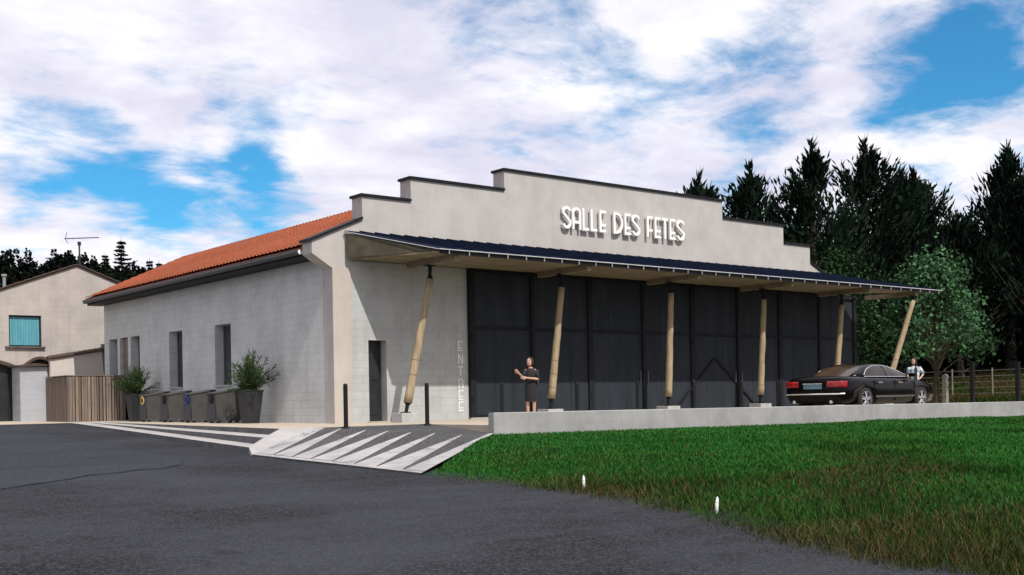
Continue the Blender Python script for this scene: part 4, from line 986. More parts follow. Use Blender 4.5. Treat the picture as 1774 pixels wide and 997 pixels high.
# ================================================================== RIGHT SIDE: conifers, broadleaf tree, fence
def conifer(loc, h, r0, label, sd, nf=2300, low=0.04, lean=0.0):
    """macrocarpa-like tree: many limbs carrying upswept, spear-shaped sprays"""
    s = thing('conifer_tree', loc, label, 'tree', 'dark conifers behind the hall')
    gg = np.random.default_rng(sd); L0 = np.array(loc)
    m_ = MB(); m_.tube([L0-[0,0,0.3], L0+[0,0,h*0.3], L0+[lean*0.5,0,h*0.65], L0+[lean,0,h*0.93]], [h*0.026, h*0.02, h*0.011, 0.03], 8)
    P0, D0, Ln, Wn, tone = [], [], [], [], []
    nl = 74
    for k in range(nl):
        t = low+(0.97-low)*(k+gg.random())/nl; az = gg.uniform(0, 2*np.pi)
        env = 1.22*(1-t)**0.92*(0.6+0.4*min(1, t/0.18)); ln = r0*env*gg.uniform(0.55, 1.28)+0.22
        rise = gg.uniform(0.35, 0.95)+0.7*t; st = L0+[lean*t, 0, h*t*0.93]
        d = np.array([math.cos(az), math.sin(az), rise]); d /= np.linalg.norm(d)
        pts = [st+d*ln*q+np.array([0, 0, 0.25*ln*q*q]) for q in (0, 0.35, 0.7, 1.0)]
        if k % 2 == 0: m_.tube(pts, [0.06*(1-t)+0.015, 0.04*(1-t)+0.01, 0.02, 0.008], 5)
        tn = gg.uniform(0.55, 1.5); m = nf//nl
        for j in range(m):
            q = gg.random()**0.7; i = min(2, int(q*3)); f_ = q*3-i; p = pts[i]*(1-f_)+pts[i+1]*f_+gg.normal(0, 0.16+0.10*ln*(1-q*0.5), 3)
            P0.append(p); D0.append(d*1.1+np.array([0, 0, 0.55])+gg.normal(0, 0.42, 3)); Ln.append(gg.uniform(0.2, 0.6)); Wn.append(gg.uniform(0.08, 0.2)); tone.append(tn)
        for j in range(5):                                    # spear at the limb's end
            P0.append(pts[3]-d*0.2*j+gg.normal(0, 0.03, 3)); D0.append(d+np.array([0,0,0.6])+gg.normal(0, 0.10, 3)); Ln.append(gg.uniform(0.6, 1.0)); Wn.append(gg.uniform(0.10, 0.18)); tone.append(tn)
    for j in range(90):                                       # pointed leader
        tz = gg.uniform(0.86, 1.0); P0.append(L0+[lean+gg.normal(0, 0.10*(1.04-tz)*8), gg.normal(0, 0.10*(1.04-tz)*8), h*tz]); D0.append(np.array([gg.normal(0, 0.35), gg.normal(0, 0.35), 1.0])); Ln.append(gg.uniform(0.35, 0.8)); Wn.append(gg.uniform(0.08, 0.17)); tone.append(0.9)
    n = len(P0); tone = np.array(tone)[:, None]
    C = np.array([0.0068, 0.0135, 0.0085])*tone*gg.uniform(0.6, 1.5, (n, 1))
    m_.build('trunk', BARK, s)
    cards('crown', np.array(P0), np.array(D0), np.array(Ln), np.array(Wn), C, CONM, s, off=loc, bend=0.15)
    return s
CON = [((32.8,17.2),12.4,4.3,'dark conifer rising just above the right end of the gable top'), ((34.0,14.6),12.6,4.4,'dark conifer directly behind the right gable steps'), ((34.6,11.0),13.2,4.2,'dark conifer with the tallest pointed leader, behind the hall end'),
       ((39.8,11.4),13.4,5.2,'broad dark conifer behind the canopy, right of the tallest leader'), ((44.3,11.9),11.8,4.2,'dark conifer sloping down to the gap in the skyline'), ((42.0,7.2),8.6,4.0,'lower dark conifer filling the gap behind the broadleaf tree'),
       ((45.4,6.2),12.2,4.6,'dark conifer at the left of the right-hand group'), ((44.8,2.6),12.6,5.0,'dark conifer at the right edge of the picture'), ((36.5,9.0),7.0,3.0,'low dark conifer behind the right end of the canopy'),
       ((47.5,0.5),11.5,3.8,'dark conifer beyond the right edge of the fence'), ((48.5,8.0),10.5,3.6,'dark conifer in the back row of the right-hand group'), ((38.0,14.5),9.5,3.4,'dark conifer in the back row behind the hall')]
for i, ((x, y), h, r0, lab) in enumerate(CON):
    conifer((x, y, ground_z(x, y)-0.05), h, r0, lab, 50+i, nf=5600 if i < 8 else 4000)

back = [o_ for o_ in COL.objects if o_.name.startswith('conifer_tree') and o_.parent is None]
for i, (x, y, sc_, src, lab) in enumerate(((52,16,0.95,3,'dark conifer deep in the wood behind the sloping skyline'), (53,10,0.9,2,'dark conifer deep in the wood behind the gap in the skyline'), (54,4,1.0,6,'dark conifer deep in the wood behind the right-hand group'),
                                        (53,-2,0.95,7,'dark conifer deep in the wood beyond the fence'), (52,-7,0.95,3,'dark conifer at the outer end of the wood'), (44,15.5,0.85,4,'dark conifer in the back row between hall and wood'), (49.5,3.5,0.8,5,'low dark conifer inside the right-hand group'), (49,-3.5,0.8,8,'low dark conifer at the foot of the wood'))):
    c_ = copy_tree(back[src]); c_.location = (x, y, ground_z(x, y)-0.05); c_.rotation_euler = (0, 0, 1.3+i*2.1); c_.scale = (sc_*1.1, sc_*1.1, sc_); c_['label'] = lab

LEAFM = leafmat('broad_leaves', (0.05, 0.10, 0.03))
def broadleaf(loc, h, rx, label, sd, nl, col, size=(0.12, 0.24), low=0.25, name='broadleaf_tree', cat='tree', group=None):
    s = thing(name, loc, label, cat, group)
    gg = np.random.default_rng(sd); L0 = np.array(loc)
    m_ = MB(); m_.tube([L0-[0,0,0.2], L0+[0.05,0,h*0.25], L0+[0,0.1,h*0.55], L0+[0.1,0,h*0.85]], [0.13, 0.10, 0.07, 0.02], 8)
    P0, D0, Cc = [], [], []
    for k in range(70):
        az = gg.uniform(0, 2*np.pi); el = gg.uniform(-0.35, 1.45); rr = gg.uniform(0.35, 1.0)**0.6
        c = L0+[math.cos(az)*math.cos(el)*rx*rr, math.sin(az)*math.cos(el)*rx*rr, h*(low+0.33)+math.sin(el)*h*(0.62-low*0.35)*rr]
        st = L0+[0, 0, h*gg.uniform(0.2, 0.6)]
        m_.tube([st, (st+c)/2+[0,0,0.15], c], [0.035, 0.02, 0.008], 5)
        tn = gg.uniform(0.45, 1.5); m = nl//70; sp = gg.uniform(0.25, 0.48)*rx/2.5
        p = c+gg.normal(0, sp, (m, 3)); P0.append(p); D0.append(gg.normal(0, 1, (m, 3))+[0,0,-0.2]); Cc.append(np.array(col)*tn*gg.uniform(0.6, 1.5, (m, 1)))
    P0 = np.concatenate(P0); D0 = np.concatenate(D0); Cc = np.concatenate(Cc); n = len(P0)
    m_.build('trunk', BARK, s)
    cards('crown', P0, D0, gg.uniform(size[0], size[1], n), gg.uniform(size[0]*0.6, size[1]*0.7, n), Cc, LEAFM, s, off=loc)
    return s
broadleaf((28.2, 0.4, 0.0), 5.45, 2.0, 'leafy green broadleaf tree standing beyond the canopy end', 71, 9000, (0.046, 0.102, 0.046), low=0.22)
broadleaf((26.2, 4.0, 0.0), 5.0, 1.8, 'smaller green tree showing between hall and broadleaf tree', 72, 6000, (0.016, 0.036, 0.015), low=0.18)
broadleaf((33.6, 8.6, 0.5), 6.6, 2.4, 'mid green bushy tree in front of the conifers above the canopy', 73, 8000, (0.017, 0.036, 0.015), low=0.1)
broadleaf((31.8, 12.6, 0.4), 7.8, 2.2, 'mid green bushy tree rising beside the right gable steps', 74, 8000, (0.016, 0.033, 0.014), low=0.1)

# fence: two black gate posts, a concrete post and a wire fence with thin stakes
for (x, y, h, lab) in ((27.37,-1.64,1.62,'tall square black post near the broadleaf tree'), (28.75,-2.75,1.62,'tall square black post at the right edge of the picture')):
    t_ = thing('fence_post', (x, y, 0.012), lab, 'post', 'black posts at the edge of the forecourt')
    MB().box(x-0.075, x+0.075, y-0.075, y+0.075, 0.0, h).build('shaft', BLACKM, t_, bevel=0.006)
    MB().box(x-0.09, x+0.09, y-0.09, y+0.09, h+0.001, h+0.03).build('cap', BLACKM, t_)
t_ = thing('concrete_post', (28.2, 0.0, 0.012), 'pale concrete post left of the tall black posts', 'post')
CPM = mat('old_concrete_post', (0.19, 0.18, 0.155), 0.9, var=0.3, scale=7)
MB().box(28.12, 28.30, -0.09, 0.09, 0.0, 1.18).build('shaft', CPM, t_, bevel=0.01); m_ = MB(); m_.loft([[(28.12,-0.09,1.182),(28.30,-0.09,1.182),(28.30,0.09,1.182),(28.12,0.09,1.182)], [(28.19,-0.02,1.24),(28.23,-0.02,1.24),(28.23,0.02,1.24),(28.19,0.02,1.24)]]); m_.build('cap', CPM, t_)
wf = thing('wire_fence', (34, 1, 0.3), 'wire fence on thin wooden stakes across the field', 'fence')
FA, FB = Vector((31.2, 5.2, 0)), Vector((36.2, -7.0, 0)); ST = mat('stake_wood', (0.20, 0.17, 0.13), 0.9, var=0.3, scale=5); WIRE = mat('fence_wire', (0.16, 0.16, 0.16), 0.6, var=0.2, metal=0.4)
prev = None
for k in range(9):
    p = FA.lerp(FB, k/8); z0 = ground_z(p.x, p.y)
    MB().tube([(p.x, p.y, z0-0.3), (p.x+rnd.uniform(-.03,.03), p.y, z0+1.35)], [0.045, 0.035], 7).build('stake', ST, wf)
    if prev:
        for hh in (0.25, 0.5, 0.75, 1.0, 1.25): MB().tube([(prev.x, prev.y, ground_z(prev.x, prev.y)+hh), (p.x, p.y, z0+hh)], 0.008, 4).build('wire', WIRE, wf)
    prev = p
# grass of the field behind
gx = rg.uniform(30.2, 50, 90000); gy = rg.uniform(-14, 9, 90000); gz = np.array([ground_z(a, b_) for a, b_ in zip(gx, gy)])
sel = fnoise(gx, gy, 0.8); n_ = len(gx)
C = np.array([0.022, 0.045, 0.010])+(np.array([0.075, 0.055, 0.024])-np.array([0.022, 0.045, 0.010]))*(np.clip(sel+rg.normal(0, 0.25, n_), 0, 1))[:, None]
tag(blades('field_grass', np.stack([gx, gy, gz], 1), 0.10+0.22*rg.random(n_), np.full(n_, 0.035), C*rg.uniform(0.6, 1.3, (n_, 1)), 0.7, 9), 'rough grass of the field behind the wire fence', 'grass', kind='stuff')

# undergrowth below the wood
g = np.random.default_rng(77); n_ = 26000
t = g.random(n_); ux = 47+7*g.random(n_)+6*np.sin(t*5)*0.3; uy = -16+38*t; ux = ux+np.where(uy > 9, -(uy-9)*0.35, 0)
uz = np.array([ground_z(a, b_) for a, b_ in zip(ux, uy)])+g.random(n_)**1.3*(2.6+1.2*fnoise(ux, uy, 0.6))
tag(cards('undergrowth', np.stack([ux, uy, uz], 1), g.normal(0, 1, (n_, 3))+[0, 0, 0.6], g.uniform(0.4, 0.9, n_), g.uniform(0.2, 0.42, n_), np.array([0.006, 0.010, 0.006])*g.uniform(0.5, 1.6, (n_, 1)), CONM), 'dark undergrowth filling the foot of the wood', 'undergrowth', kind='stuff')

# little white stakes by the road
for (x, y, lab, tilt) in ((-3.72,-13.35,'short white marker stake in the bank nearer the ramp',0.0), (-4.32,-16.25,'short white marker stake in the weeds farther from the ramp',0.02)):
    t_ = thing('marker_stake', (x, y, bank_z(x, y)), lab, 'stake', 'white stakes by the road'); z0 = bank_z(x, y)
    MB().tube([(x, y, z0-0.05), (x+tilt*0.5, y, z0+0.14), (x+tilt, y, z0+0.19), (x+tilt, y, z0+0.22)], [0.018, 0.021, 0.015, 0.004], 8).build('shaft', WHITE, t_, smooth=True)
    MB().tube([(x+tilt*0.6, y, z0+0.150), (x+tilt*0.62, y, z0+0.158)], 0.0222, 8).build('band', mat('stake_band', (0.5,0.48,0.4), 0.7, var=0.2), t_)

# ================================================================== PARKED CAR (local +x is forward)
def bake(o):
    """replace a modifier stack by its result"""
    dg = bpy.context.evaluated_depsgraph_get(); dg.update()
    me = bpy.data.meshes.new_from_object(o.evaluated_get(dg)); o.modifiers.clear(); o.data = me
car = thing('parked_car', (0,0,0), 'black saloon car with chrome strips parked behind the low wall', 'car')
CARP = mat('car_paint', (0.004, 0.0035, 0.004), 0.18, var=0.2, scale=2, spec=0.12, coat=0.0); CHROME = mat('chrome', (0.80, 0.80, 0.82), 0.18, var=0.05, metal=1.0)
CGL = mat('car_glass', (0.016, 0.013, 0.011), 0.10, var=0.3, scale=1.5, spec=0.3); TYRE = mat('tyre_rubber', (0.012,0.012,0.012), 0.85, var=0.2, scale=9); REDL = mat('tail_light_red', (0.26, 0.006, 0.010), 0.2, var=0.25, scale=6, spec=0.6)
def sec(x, hw, zb, zs, zd):
    half = [(0, zb), (0.55*hw, zb), (0.86*hw, zb+0.01), (0.965*hw, zb+0.07), (0.995*hw, zb+0.20), (hw, (zb+zs)/2+0.06), (0.985*hw, zs-0.10), (0.95*hw, zs), (0.87*hw, zs+(zd-zs)*0.75), (0.70*hw, zd), (0.35*hw, zd+0.015), (0, zd+0.02)]
    return [(x, -a, b_) for a, b_ in half]+[(x, a, b_) for a, b_ in half[-2:0:-1]]
ST_ = [(-2.50,0.74,0.36,0.80,0.86),(-2.47,0.82,0.30,0.84,0.93),(-2.38,0.88,0.26,0.87,0.985),(-2.1,0.925,0.24,0.90,1.005),(-1.6,0.945,0.22,0.92,1.00),(-0.9,0.95,0.20,0.93,0.985),(0,0.95,0.20,0.92,0.975),(0.9,0.95,0.20,0.90,0.96),(1.4,0.945,0.22,0.86,0.925),(1.9,0.925,0.22,0.80,0.865),(2.25,0.87,0.24,0.73,0.79),(2.42,0.78,0.27,0.66,0.71),(2.5,0.66,0.32,0.58,0.62)]
m_ = MB(); m_.loft([sec(*a) for a in ST_]); body = m_.build('body', CARP, car, smooth=True)
WX = (-1.46, 1.48)
for wx in WX:
    c_ = MB().tube([(wx, -1.2, 0.345), (wx, 1.2, 0.345)], 0.385, 28).build('wheel_cutter', CARP)
    bo = body.modifiers.new('cut', 'BOOLEAN'); bo.object = c_; bo.operation = 'DIFFERENCE'; bo.solver = 'EXACT'
    bake(body); bpy.data.objects.remove(c_)
body.data.polygons.foreach_set('use_smooth', [True]*len(body.data.polygons))
MB().box(-1.9, 1.9, -0.60, 0.60, 0.21, 0.60).build('underbody', BLACKM, car)
CR = [(0.955,-1.88,1.42,0.84),(1.10,-1.52,1.02,0.775),(1.24,-1.17,0.62,0.69),(1.33,-0.90,0.33,0.61),(1.375,-0.66,0.10,0.50),(1.39,-0.45,-0.10,0.30)]
def ci(z):
    for a, b_ in zip(CR[:-1], CR[1:]):
        if a[0] <= z <= b_[0]:
            t = (z-a[0])/(b_[0]-a[0]); return [a[k]+(b_[k]-a[k])*t for k in (1,2,3)]
    return list(CR[0][1:]) if z < CR[0][0] else list(CR[-1][1:])
PN = 5.0
def cab_y(x, z):
    x0, x1, hw = ci(z); u = min(0.999, abs((x-(x0+x1)/2)/((x1-x0)/2))); return hw*(1-u**PN)**(1/PN)
def cab_x(y, z, s):
    x0, x1, hw = ci(z); u = min(0.999, abs(y/hw)); return (x0+x1)/2+s*(x1-x0)/2*(1-u**PN)**(1/PN)
rings = []
for (z, x0, x1, hw) in CR:
    r_ = []
    for k in range(40):
        a = 2*math.pi*k/40; c, s_ = math.cos(a), math.sin(a)
        r_.append(((x0+x1)/2+(x1-x0)/2*math.copysign(abs(c)**(2/PN), c), hw*math.copysign(abs(s_)**(2/PN), s_), z))
    rings.append(r_)
m_ = MB(); m_.loft(rings); m_.build('cabin', CARP, car, smooth=True)
top_c = [(-1.30,1.03),(-1.20,1.10),(-1.06,1.18),(-0.88,1.25),(-0.66,1.30),(-0.42,1.322),(-0.16,1.315),(0.08,1.285),(0.30,1.235),(0.52,1.17),(0.74,1.10),(0.95,1.03)]
for s_ in (-1, 1):
    def sp(x, z, o=0.008): return (x, s_*(cab_y(x, z)+o), z)
    v_ = []; n = len(top_c); f_ = []
    for (x, z) in top_c:
        for k in range(7): v_.append(sp(x, 1.0+(z-1.0)*k/6))
    f_ = [(i*7+k, (i+1)*7+k, (i+1)*7+k+1, i*7+k+1) for i in range(n-1) for k in range(6)]
    sw = MB().add(v_, f_).build('side_window', CGL, car, smooth=True)
    MB().tube([sp(x, z+0.008, 0.012) for x, z in top_c], 0.013, 6).build('window_trim', CHROME, sw)
    MB().tube([sp(x, 0.995, 0.014) for x in np.linspace(-1.34, 1.0, 12)], 0.014, 6).build('window_trim', CHROME, sw)
    MB().tube([sp(-0.22, 1.0, 0.011), sp(-0.20, 1.315, 0.011)], 0.022, 6).build('door_pillar', BLACKM, sw)
    for hx in (-0.95, 0.10):
        MB().box(hx, hx+0.24, min(s_*0.945, s_*0.99), max(s_*0.945, s_*0.99), 0.80, 0.85).build('door_handle', CHROME, car)
    MB().box(-1.02, 1.02, min(s_*0.93, s_*0.966), max(s_*0.93, s_*0.972), 0.40, 0.455).build('side_strip', CHROME, car)
    for (xa) in (-1.06, 0.0, 1.06): MB().box(xa-0.004, xa+0.004, min(s_*0.93, s_*0.9535), max(s_*0.93, s_*0.9535), 0.30, 0.90).build('door_seam', BLACKM, car)
    mi = MB().box(0.80, 0.98, min(s_*0.90, s_*1.08), max(s_*0.90, s_*1.08), 0.99, 1.10).build('mirror', CARP, car, bevel=0.03)
    tl = MB().add([], [])
    ya, yb = 0.42, 0.80
    pts = []
    for (yy, xx) in ((0.42,-2.505),(0.58,-2.503),(0.70,-2.492),(0.78,-2.465),(0.835,-2.41),(0.872,-2.30)):
        xx -= 0.022; yq = yy*1.035; pts.append([(xx, s_*yq, 0.71), (xx-0.006, s_*yq, 0.75), (xx-0.003, s_*yq, 0.84), (xx+0.03, s_*yq, 0.875), (xx+0.13, s_*yy*0.95, 0.875), (xx+0.13, s_*yy*0.95, 0.71)])
    tl.loft(pts); tl.build('tail_light', REDL, car, smooth=False)
    tp = MB(); tp.tube([(-2.50, s_*0.55, 0.30), (-2.53, s_*0.55, 0.30)], 0.045, 12); tp.build('exhaust', CHROME, car)
v_ = [(cab_x(y, z, -1)-0.008, y, z) for y in np.linspace(-0.56, 0.56, 11) for z in np.linspace(1.01, 1.335, 7)]
MB().add([(p[0], p[1]*(1-0.30*(p[2]-1.01)/0.33), p[2]) for p in v_] if False else v_, [(i*7+k, (i+1)*7+k, (i+1)*7+k+1, i*7+k+1) for i in range(10) for k in range(6)]).build('rear_window', mat('rear_glass', (0.055, 0.034, 0.023), 0.15, var=0.5, scale=2, spec=0.3), car, smooth=True)
v_ = [(cab_x(y, z, 1)+0.008, y, z) for y in np.linspace(-0.58, 0.58, 11) for z in np.linspace(1.0, 1.33, 7)]
MB().add(v_, [(i*7+k, (i+1)*7+k, (i+1)*7+k+1, i*7+k+1) for i in range(10) for k in range(6)]).build('windscreen', CGL, car, smooth=True)
MB().box(-2.522, -2.506, -0.27, 0.27, 0.66, 0.79).build('number_plate', mat('plate_blue_grey', (0.10, 0.19, 0.25), 0.5, var=0.2), car)
MB().box(-2.530, -2.507, -0.29, 0.29, 0.795, 0.822).build('plate_strip', CHROME, car)
m_ = MB(); m_.tube([(-2.40,-0.875,0.52),(-2.475,-0.80,0.52),(-2.512,-0.6,0.52),(-2.52,0,0.52),(-2.512,0.6,0.52),(-2.475,0.80,0.52),(-2.40,0.875,0.52)], 0.026, 8); m_.build('bumper_strip', CHROME, car)
for yy in (-0.55, 0.55):
    MB().box(2.40, 2.47, yy-0.14, yy+0.14, 0.58, 0.66).build('headlight', WHITE, car, bevel=0.01)
def make_wheel():
    w = MB(); prof_ = [(0.235,-0.10),(0.30,-0.112),(0.335,-0.10),(0.345,-0.05),(0.345,0.05),(0.335,0.10),(0.30,0.112),(0.235,0.10)]
    K = 32; w.loft([[(r_*math.cos(2*math.pi*k/K), y, r_*math.sin(2*math.pi*k/K)) for k in range(K)] for r_, y in prof_], caps=False)
    return w
for wx in WX:
    for s_ in (-1, 1):
        wl = bpy.data.objects.new('wheel', None); COL.objects.link(wl); wl.parent = car; wl.location = (wx, s_*0.835, 0.345); BASE[wl.name] = Vector()
        make_wheel().build('tyre', TYRE, wl, smooth=True)
        m_ = MB(); K = 32
        m_.loft([[(r_*math.cos(2*math.pi*k/K), s_*y, r_*math.sin(2*math.pi*k/K)) for k in range(K)] for r_, y in ((0.252,0.095),(0.252,0.112),(0.226,0.112),(0.216,0.06),(0.216,-0.08))], caps=False); m_.build('rim', CHROME, wl, smooth=False)
        MB().tube([(0, s_*-0.05, 0), (0, s_*-0.02, 0)], 0.20, 20).build('brake_disc', BLACKM, wl)
        for k in range(5):
            a = 2*math.pi*k/5+0.3
            for da in (-0.16, 0.16):
                m_ = MB(); m_.tube([(0.045*math.cos(a+da*2), s_*0.098, 0.045*math.sin(a+da*2)), (0.225*math.cos(a+da), s_*0.085, 0.225*math.sin(a+da))], [0.017, 0.014], 6); m_.build('spoke', CHROME, wl)
        MB().tube([(0, s_*0.06, 0), (0, s_*0.108, 0)], 0.055, 14).build('hub_cap', CHROME, wl)
car.rotation_euler = (0, 0, R(5)); car.location = (15.0, -5.12, 0.012); car.scale = (1.12, 1.06, 1.0)

# ================================================================== PEOPLE
SKIN = mat('skin', (0.46, 0.27, 0.20), 0.6, var=0.1, scale=8); HAIR = mat('dark_hair', (0.012, 0.009, 0.008), 0.6, var=0.3, scale=20); DRESS = mat('black_dress', (0.012, 0.012, 0.014), 0.85, var=0.3, scale=6)
def ring(cx, cy, z, a, b_, n=18, rot=0.0): return [(cx+a*math.cos(2*math.pi*k/n), cy+b_*math.sin(2*math.pi*k/n), z) for k in range(n)]
def skin_body(name, chains, m_, parent):
    """one continuous surface grown over joint chains: each chain is [(x,y,z,r),...]; equal points are shared"""
    key = {}; V = []; Rd = []; Eg = []
    for ch in chains:
        prev = None
        for (x, y, z, r_) in ch:
            kk = (round(x, 4), round(y, 4), round(z, 4))
            if kk not in key: key[kk] = len(V); V.append((x, y, z)); Rd.append(r_)
            i = key[kk]
            if prev is not None: Eg.append((prev, i))
            prev = i
    me = bpy.data.meshes.new(name); me.from_pydata(V, Eg, [])
    o = link(name, me, m_, parent); sk = o.modifiers.new('skin', 'SKIN'); o.modifiers.new('sub', 'SUBSURF').levels = 2
    for i, r_ in enumerate(Rd): me.skin_vertices[0].data[i].radius = (r_, r_)
    me.skin_vertices[0].data[0].use_root = True
    bake(o)
    if not o.data.materials: o.data.materials.append(m_)
    o.data.polygons.foreach_set('use_smooth', [True]*len(o.data.polygons))
    return o
def hand(w, d, side, L=0.155):
    """palm, four unequal bent fingers and a thumb, as chains rooted in the wrist point"""
    w = Vector(w[:3]); d = Vector(d).normalized(); sidev = Vector(side); sidev = (sidev-d*sidev.dot(d)).normalized(); n_ = d.cross(sidev)
    palm = w+d*0.045; out_ = [[(*w, 0.022), (*palm, 0.030)]]
    for k, (f, o_) in enumerate(((0.92, -0.026), (1.0, -0.009), (0.95, 0.009), (0.78, 0.025))):
        b_ = palm+d*0.030+sidev*o_; m1 = b_+d*0.034*f+n_*0.006; t1 = m1+d*0.038*f+n_*0.020
        out_.append([(*palm, 0.030), (*b_, 0.0095), (*m1, 0.0088), (*t1, 0.0075)])
    th = palm-sidev*0.030-d*0.012; t1 = th-sidev*0.018+d*0.028; t2 = t1+d*0.028-sidev*0.004+n_*0.01
    out_.append([(*palm, 0.030), (*th, 0.011), (*t1, 0.010), (*t2, 0.008)])
    return out_
def head(parent, c, h, turn, hair_mat, long_hair):
    """head with face, nose, ears and hair; face looks along `turn` (angle in the local xy plane)"""
    f = Vector((math.cos(turn), math.sin(turn), 0)); s_ = Vector((-f.y, f.x, 0)); c = Vector(c)
    def P(a, b_, z): return tuple(c+f*a+s_*b_+Vector((0,0,z)))
    K = 20; rings_ = []
    for (z, a, b_, off) in ((-0.50,0.10,0.10,0.16),(-0.46,0.20,0.17,0.14),(-0.36,0.30,0.25,0.10),(-0.22,0.37,0.30,0.06),(-0.05,0.42,0.33,0.02),(0.12,0.44,0.345,0.0),(0.28,0.42,0.33,-0.02),(0.40,0.34,0.27,-0.03),(0.47,0.22,0.18,-0.03),(0.50,0.06,0.05,-0.03)):
        rings_.append([P(h*(off+a*math.cos(2*math.pi*k/K)), h*b_*math.sin(2*math.pi*k/K), h*z) for k in range(K)])
    hd = MB().loft(rings_).build('head', SKIN, parent, smooth=True)
    m_ = MB(); m_.loft([[P(h*0.42, h*0.035, h*0.06), P(h*0.42, -h*0.035, h*0.06), P(h*0.43, 0, h*0.07)], [P(h*0.40, h*0.075, -h*0.12), P(h*0.40, -h*0.075, -h*0.12), P(h*0.545, 0, -h*0.11)], [P(h*0.38, h*0.05, -h*0.15), P(h*0.38, -h*0.05, -h*0.15), P(h*0.44, 0, -h*0.16)]]); m_.build('nose', SKIN, hd)
    for e in (-1, 1):
        MB().tube([P(h*0.36, e*h*0.14, h*0.02), P(h*0.415, e*h*0.135, h*0.02)], [h*0.05, h*0.025], 8).build('eye', HAIR, hd)
        MB().tube([P(0.0, e*h*0.31, h*0.06), P(-0.01, e*h*0.36, h*0.0), P(0.0, e*h*0.32, -h*0.12)], [h*0.05, h*0.06, h*0.03], 8).build('ear', SKIN, hd)
    MB().tube([P(h*0.375, h*0.10, -h*0.27), P(h*0.41, 0, -h*0.26), P(h*0.375, -h*0.10, -h*0.27)], h*0.022, 6).build('mouth', mat('lips', (0.30, 0.08, 0.07), 0.5, var=0.1), hd)
    rings_ = []
    lv = ((-0.75 if long_hair else -0.32), -0.2, 0.05, 0.22, 0.36, 0.48, 0.55)
    for z in lv:
        q = math.sqrt(max(0.02, 1-max(0, (z+0.02)/0.57)**2)) if z > 0 else 1.0
        r_ = []
        for k in range(K+1):
            an = (R(118) if z < 0.2 else (R(125)+R(55)*min(1, (z-0.2)/0.2)))
            a = math.pi-an+2*an*k/K
            r_.append(P(h*(-0.03+0.475*q*math.cos(a)), h*0.385*q*math.sin(a), h*z))
        rings_.append(r_)
    m_ = MB(); m_.loft(rings_, closed=False, caps=False); ho = m_.build('hair', hair_mat, parent, smooth=True)
    so = ho.modifiers.new('thick', 'SOLIDIFY'); so.thickness = 0.02; so.offset = 0.0; bake(ho)
    return hd

LZ = -0.6729   # turns local x to the right of the road view
# woman in black, pointing
w1 = thing('person', (0,0,0), 'woman in black dress behind the low wall, one forearm raised', 'person')
legs = [[(0,0,0.80,0.10),(-0.075,0,0.74,0.078),(-0.08,-0.005,0.44,0.050),(-0.08,0.01,0.28,0.046),(-0.08,0.015,0.09,0.030),(-0.082,-0.01,0.04,0.030),(-0.085,-0.11,0.025,0.026)],
        [(0,0,0.80,0.10),(0.075,0,0.74,0.078),(0.075,-0.005,0.44,0.050),(0.075,0.01,0.28,0.046),(0.072,0.015,0.09,0.030),(0.072,-0.01,0.04,0.030),(0.080,-0.11,0.025,0.026)]]
torso = [[(0,0,0.80,0.10),(0,0,0.93,0.092),(0,-0.005,1.08,0.100),(0,0,1.21,0.085),(0,0,1.285,0.045),(0,-0.01,1.36,0.042)]]
wr1, wr2 = (-0.285,-0.24,1.165), (-0.10,-0.21,1.055)
arms = [[(0,0,1.21,0.085),(-0.145,0,1.235,0.045),(-0.165,-0.07,1.04,0.036),(-0.225,-0.155,1.10,0.031),(*wr1,0.022)], [(0,0,1.21,0.085),(0.145,0,1.235,0.045),(0.195,-0.06,1.02,0.036),(0.06,-0.15,1.035,0.031),(*wr2,0.022)]]
hd_ = hand(wr1, (-0.6,-0.5,0.6), (0.2,-0.4,0.8))+hand(wr2, (-0.95,-0.15,0.1), (0,0.2,1))
skin_body('body', legs+torso+arms+hd_, SKIN, w1)
m_ = MB(); m_.loft([ring(0,0,0.47,0.140,0.110), ring(0,0,0.62,0.152,0.120), ring(0,0,0.80,0.158,0.126), ring(0,0,0.88,0.142,0.115), ring(0,0,0.97,0.112,0.100), ring(0,-0.01,1.10,0.130,0.118), ring(0,0,1.20,0.150,0.104), ring(0,0,1.265,0.120,0.082), ring(0,0,1.295,0.062,0.062)], caps=False); dr_ = m_.build('dress', DRESS, w1, smooth=True)
for a in ((-0.135,0,1.24),(-0.165,-0.07,1.04)), ((0.135,0,1.24),(0.195,-0.06,1.02)):
    p, q = Vector(a[0]), Vector(a[1]); m_ = MB(); m_.tube([p, p.lerp(q, 0.5), p.lerp(q, 0.97)], [0.054, 0.050, 0.046], 12); m_.build('sleeve', DRESS, w1, smooth=True)
head(w1, (-0.01,-0.015,1.455), 0.215, R(-118), HAIR, False)
for sx in (-0.084, 0.078):
    m_ = MB(); m_.loft([ring(sx,-0.035,0.0,0.040,0.105,12), ring(sx,-0.035,0.03,0.040,0.105,12), ring(sx,-0.03,0.055,0.034,0.07,12)]); m_.build('shoe', DRESS, w1, smooth=True)
w1.location = (3.74, -3.2, 0.012); w1.rotation_euler = (0, 0, LZ)

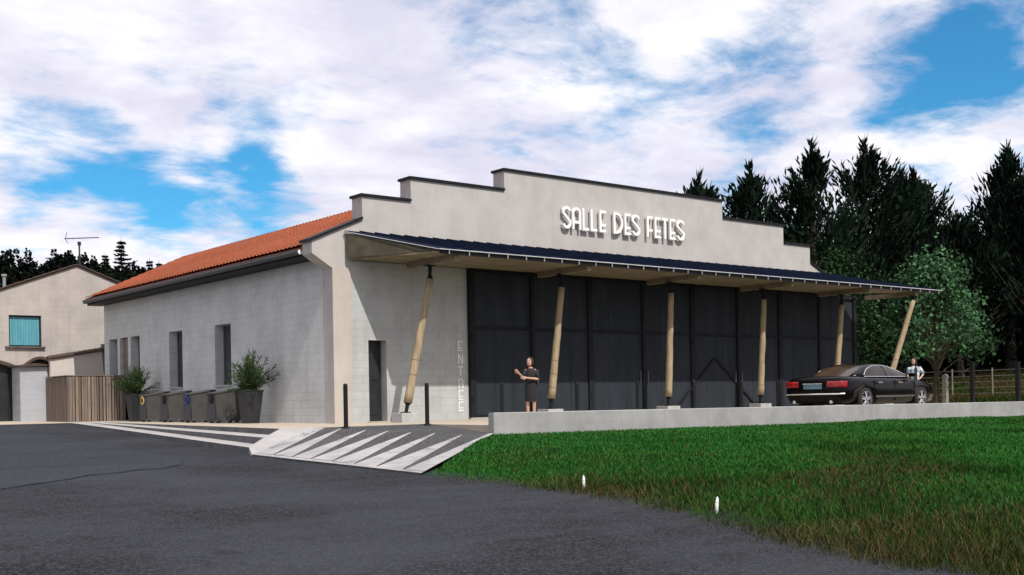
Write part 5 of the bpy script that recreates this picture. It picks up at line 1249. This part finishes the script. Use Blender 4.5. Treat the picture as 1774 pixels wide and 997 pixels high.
# person by the car's bonnet, in a patterned shirt, hand on hip
w2 = thing('person', (0,0,0), 'person in blue and white patterned shirt standing beyond the car, hand on hip', 'person')
legs = [[(0,0,0.92,0.11),(-0.09,0,0.86,0.088),(-0.10,-0.01,0.50,0.060),(-0.11,0.01,0.30,0.052),(-0.115,0.02,0.09,0.036),(-0.118,-0.01,0.045,0.036),(-0.125,-0.12,0.03,0.030)],
        [(0,0,0.92,0.11),(0.09,0,0.86,0.088),(0.10,-0.01,0.50,0.060),(0.11,0.01,0.30,0.052),(0.112,0.02,0.09,0.036),(0.112,-0.01,0.045,0.036),(0.125,-0.12,0.03,0.030)]]
torso = [[(0,0,0.92,0.11),(0,0,1.06,0.10),(0,-0.005,1.22,0.115),(0,0,1.36,0.10),(0,0,1.45,0.052),(0,-0.01,1.53,0.048)]]
wr1, wr2 = (-0.27,-0.12,0.90), (0.185,-0.07,1.02)
arms = [[(0,0,1.36,0.10),(-0.175,0,1.40,0.052),(-0.25,0.0,1.14,0.042),(-0.265,-0.06,1.02,0.036),(*wr1,0.026)], [(0,0,1.36,0.10),(0.175,0,1.40,0.052),(0.345,0.05,1.19,0.042),(0.27,-0.01,1.10,0.036),(*wr2,0.026)]]
skin_body('body', legs+torso+arms+hand(wr1, (0,-0.3,-1), (0,1,0))+hand(wr2, (-0.6,-0.35,-0.6), (0,-0.6,0.6)), SKIN, w2)
SHIRT = mat('patterned_shirt', (0.55, 0.57, 0.60), 0.85, col2=(0.05, 0.12, 0.20), scale=9, detail=2)
m_ = MB(); m_.loft([ring(0,0,0.90,0.172,0.135), ring(0,0,1.02,0.162,0.128), ring(0,-0.005,1.20,0.185,0.140), ring(0,0,1.33,0.205,0.125), ring(0,0,1.42,0.165,0.10), ring(0,0,1.465,0.072,0.070)], caps=False); m_.build('shirt', SHIRT, w2, smooth=True)
for a in ((-0.165,0,1.405),(-0.25,0,1.14)), ((0.165,0,1.405),(0.345,0.05,1.19)):
    p, q = Vector(a[0]), Vector(a[1]); m_ = MB(); m_.tube([p, p.lerp(q, 0.5), p.lerp(q, 0.9)], [0.075, 0.068, 0.064], 12); m_.build('sleeve', SHIRT, w2, smooth=True)
TROU = mat('dark_trousers', (0.018, 0.02, 0.028), 0.85, var=0.3, scale=7)
m_ = MB(); m_.loft([ring(0,0,0.80,0.180,0.140), ring(0,0,0.92,0.174,0.137), ring(0,0,0.97,0.166,0.130)]); 
for s_ in (-1, 1): m_.loft([ring(s_*0.112,0.015,0.05,0.058,0.065,12), ring(s_*0.11,0.01,0.30,0.066,0.072,12), ring(s_*0.10,-0.005,0.52,0.074,0.080,12), ring(s_*0.09,0,0.86,0.093,0.118,12)])
m_.build('trousers', TROU, w2, smooth=True)
head(w2, (-0.02,-0.02,1.635), 0.235, R(-135), HAIR, True)
MB().box(-0.045, 0.045, -0.165, -0.145, 0.93, 1.42).build('scarf', TROU, w2, bevel=0.008)
for sx in (-0.12, 0.12):
    m_ = MB(); m_.loft([ring(sx,-0.04,0.0,0.046,0.125,12), ring(sx,-0.04,0.04,0.046,0.125,12), ring(sx,-0.03,0.075,0.040,0.08,12)]); m_.build('shoe', DRESS, w2, smooth=True)
w2.location = (23.0, -1.85, 0.012); w2.rotation_euler = (0, 0, LZ)
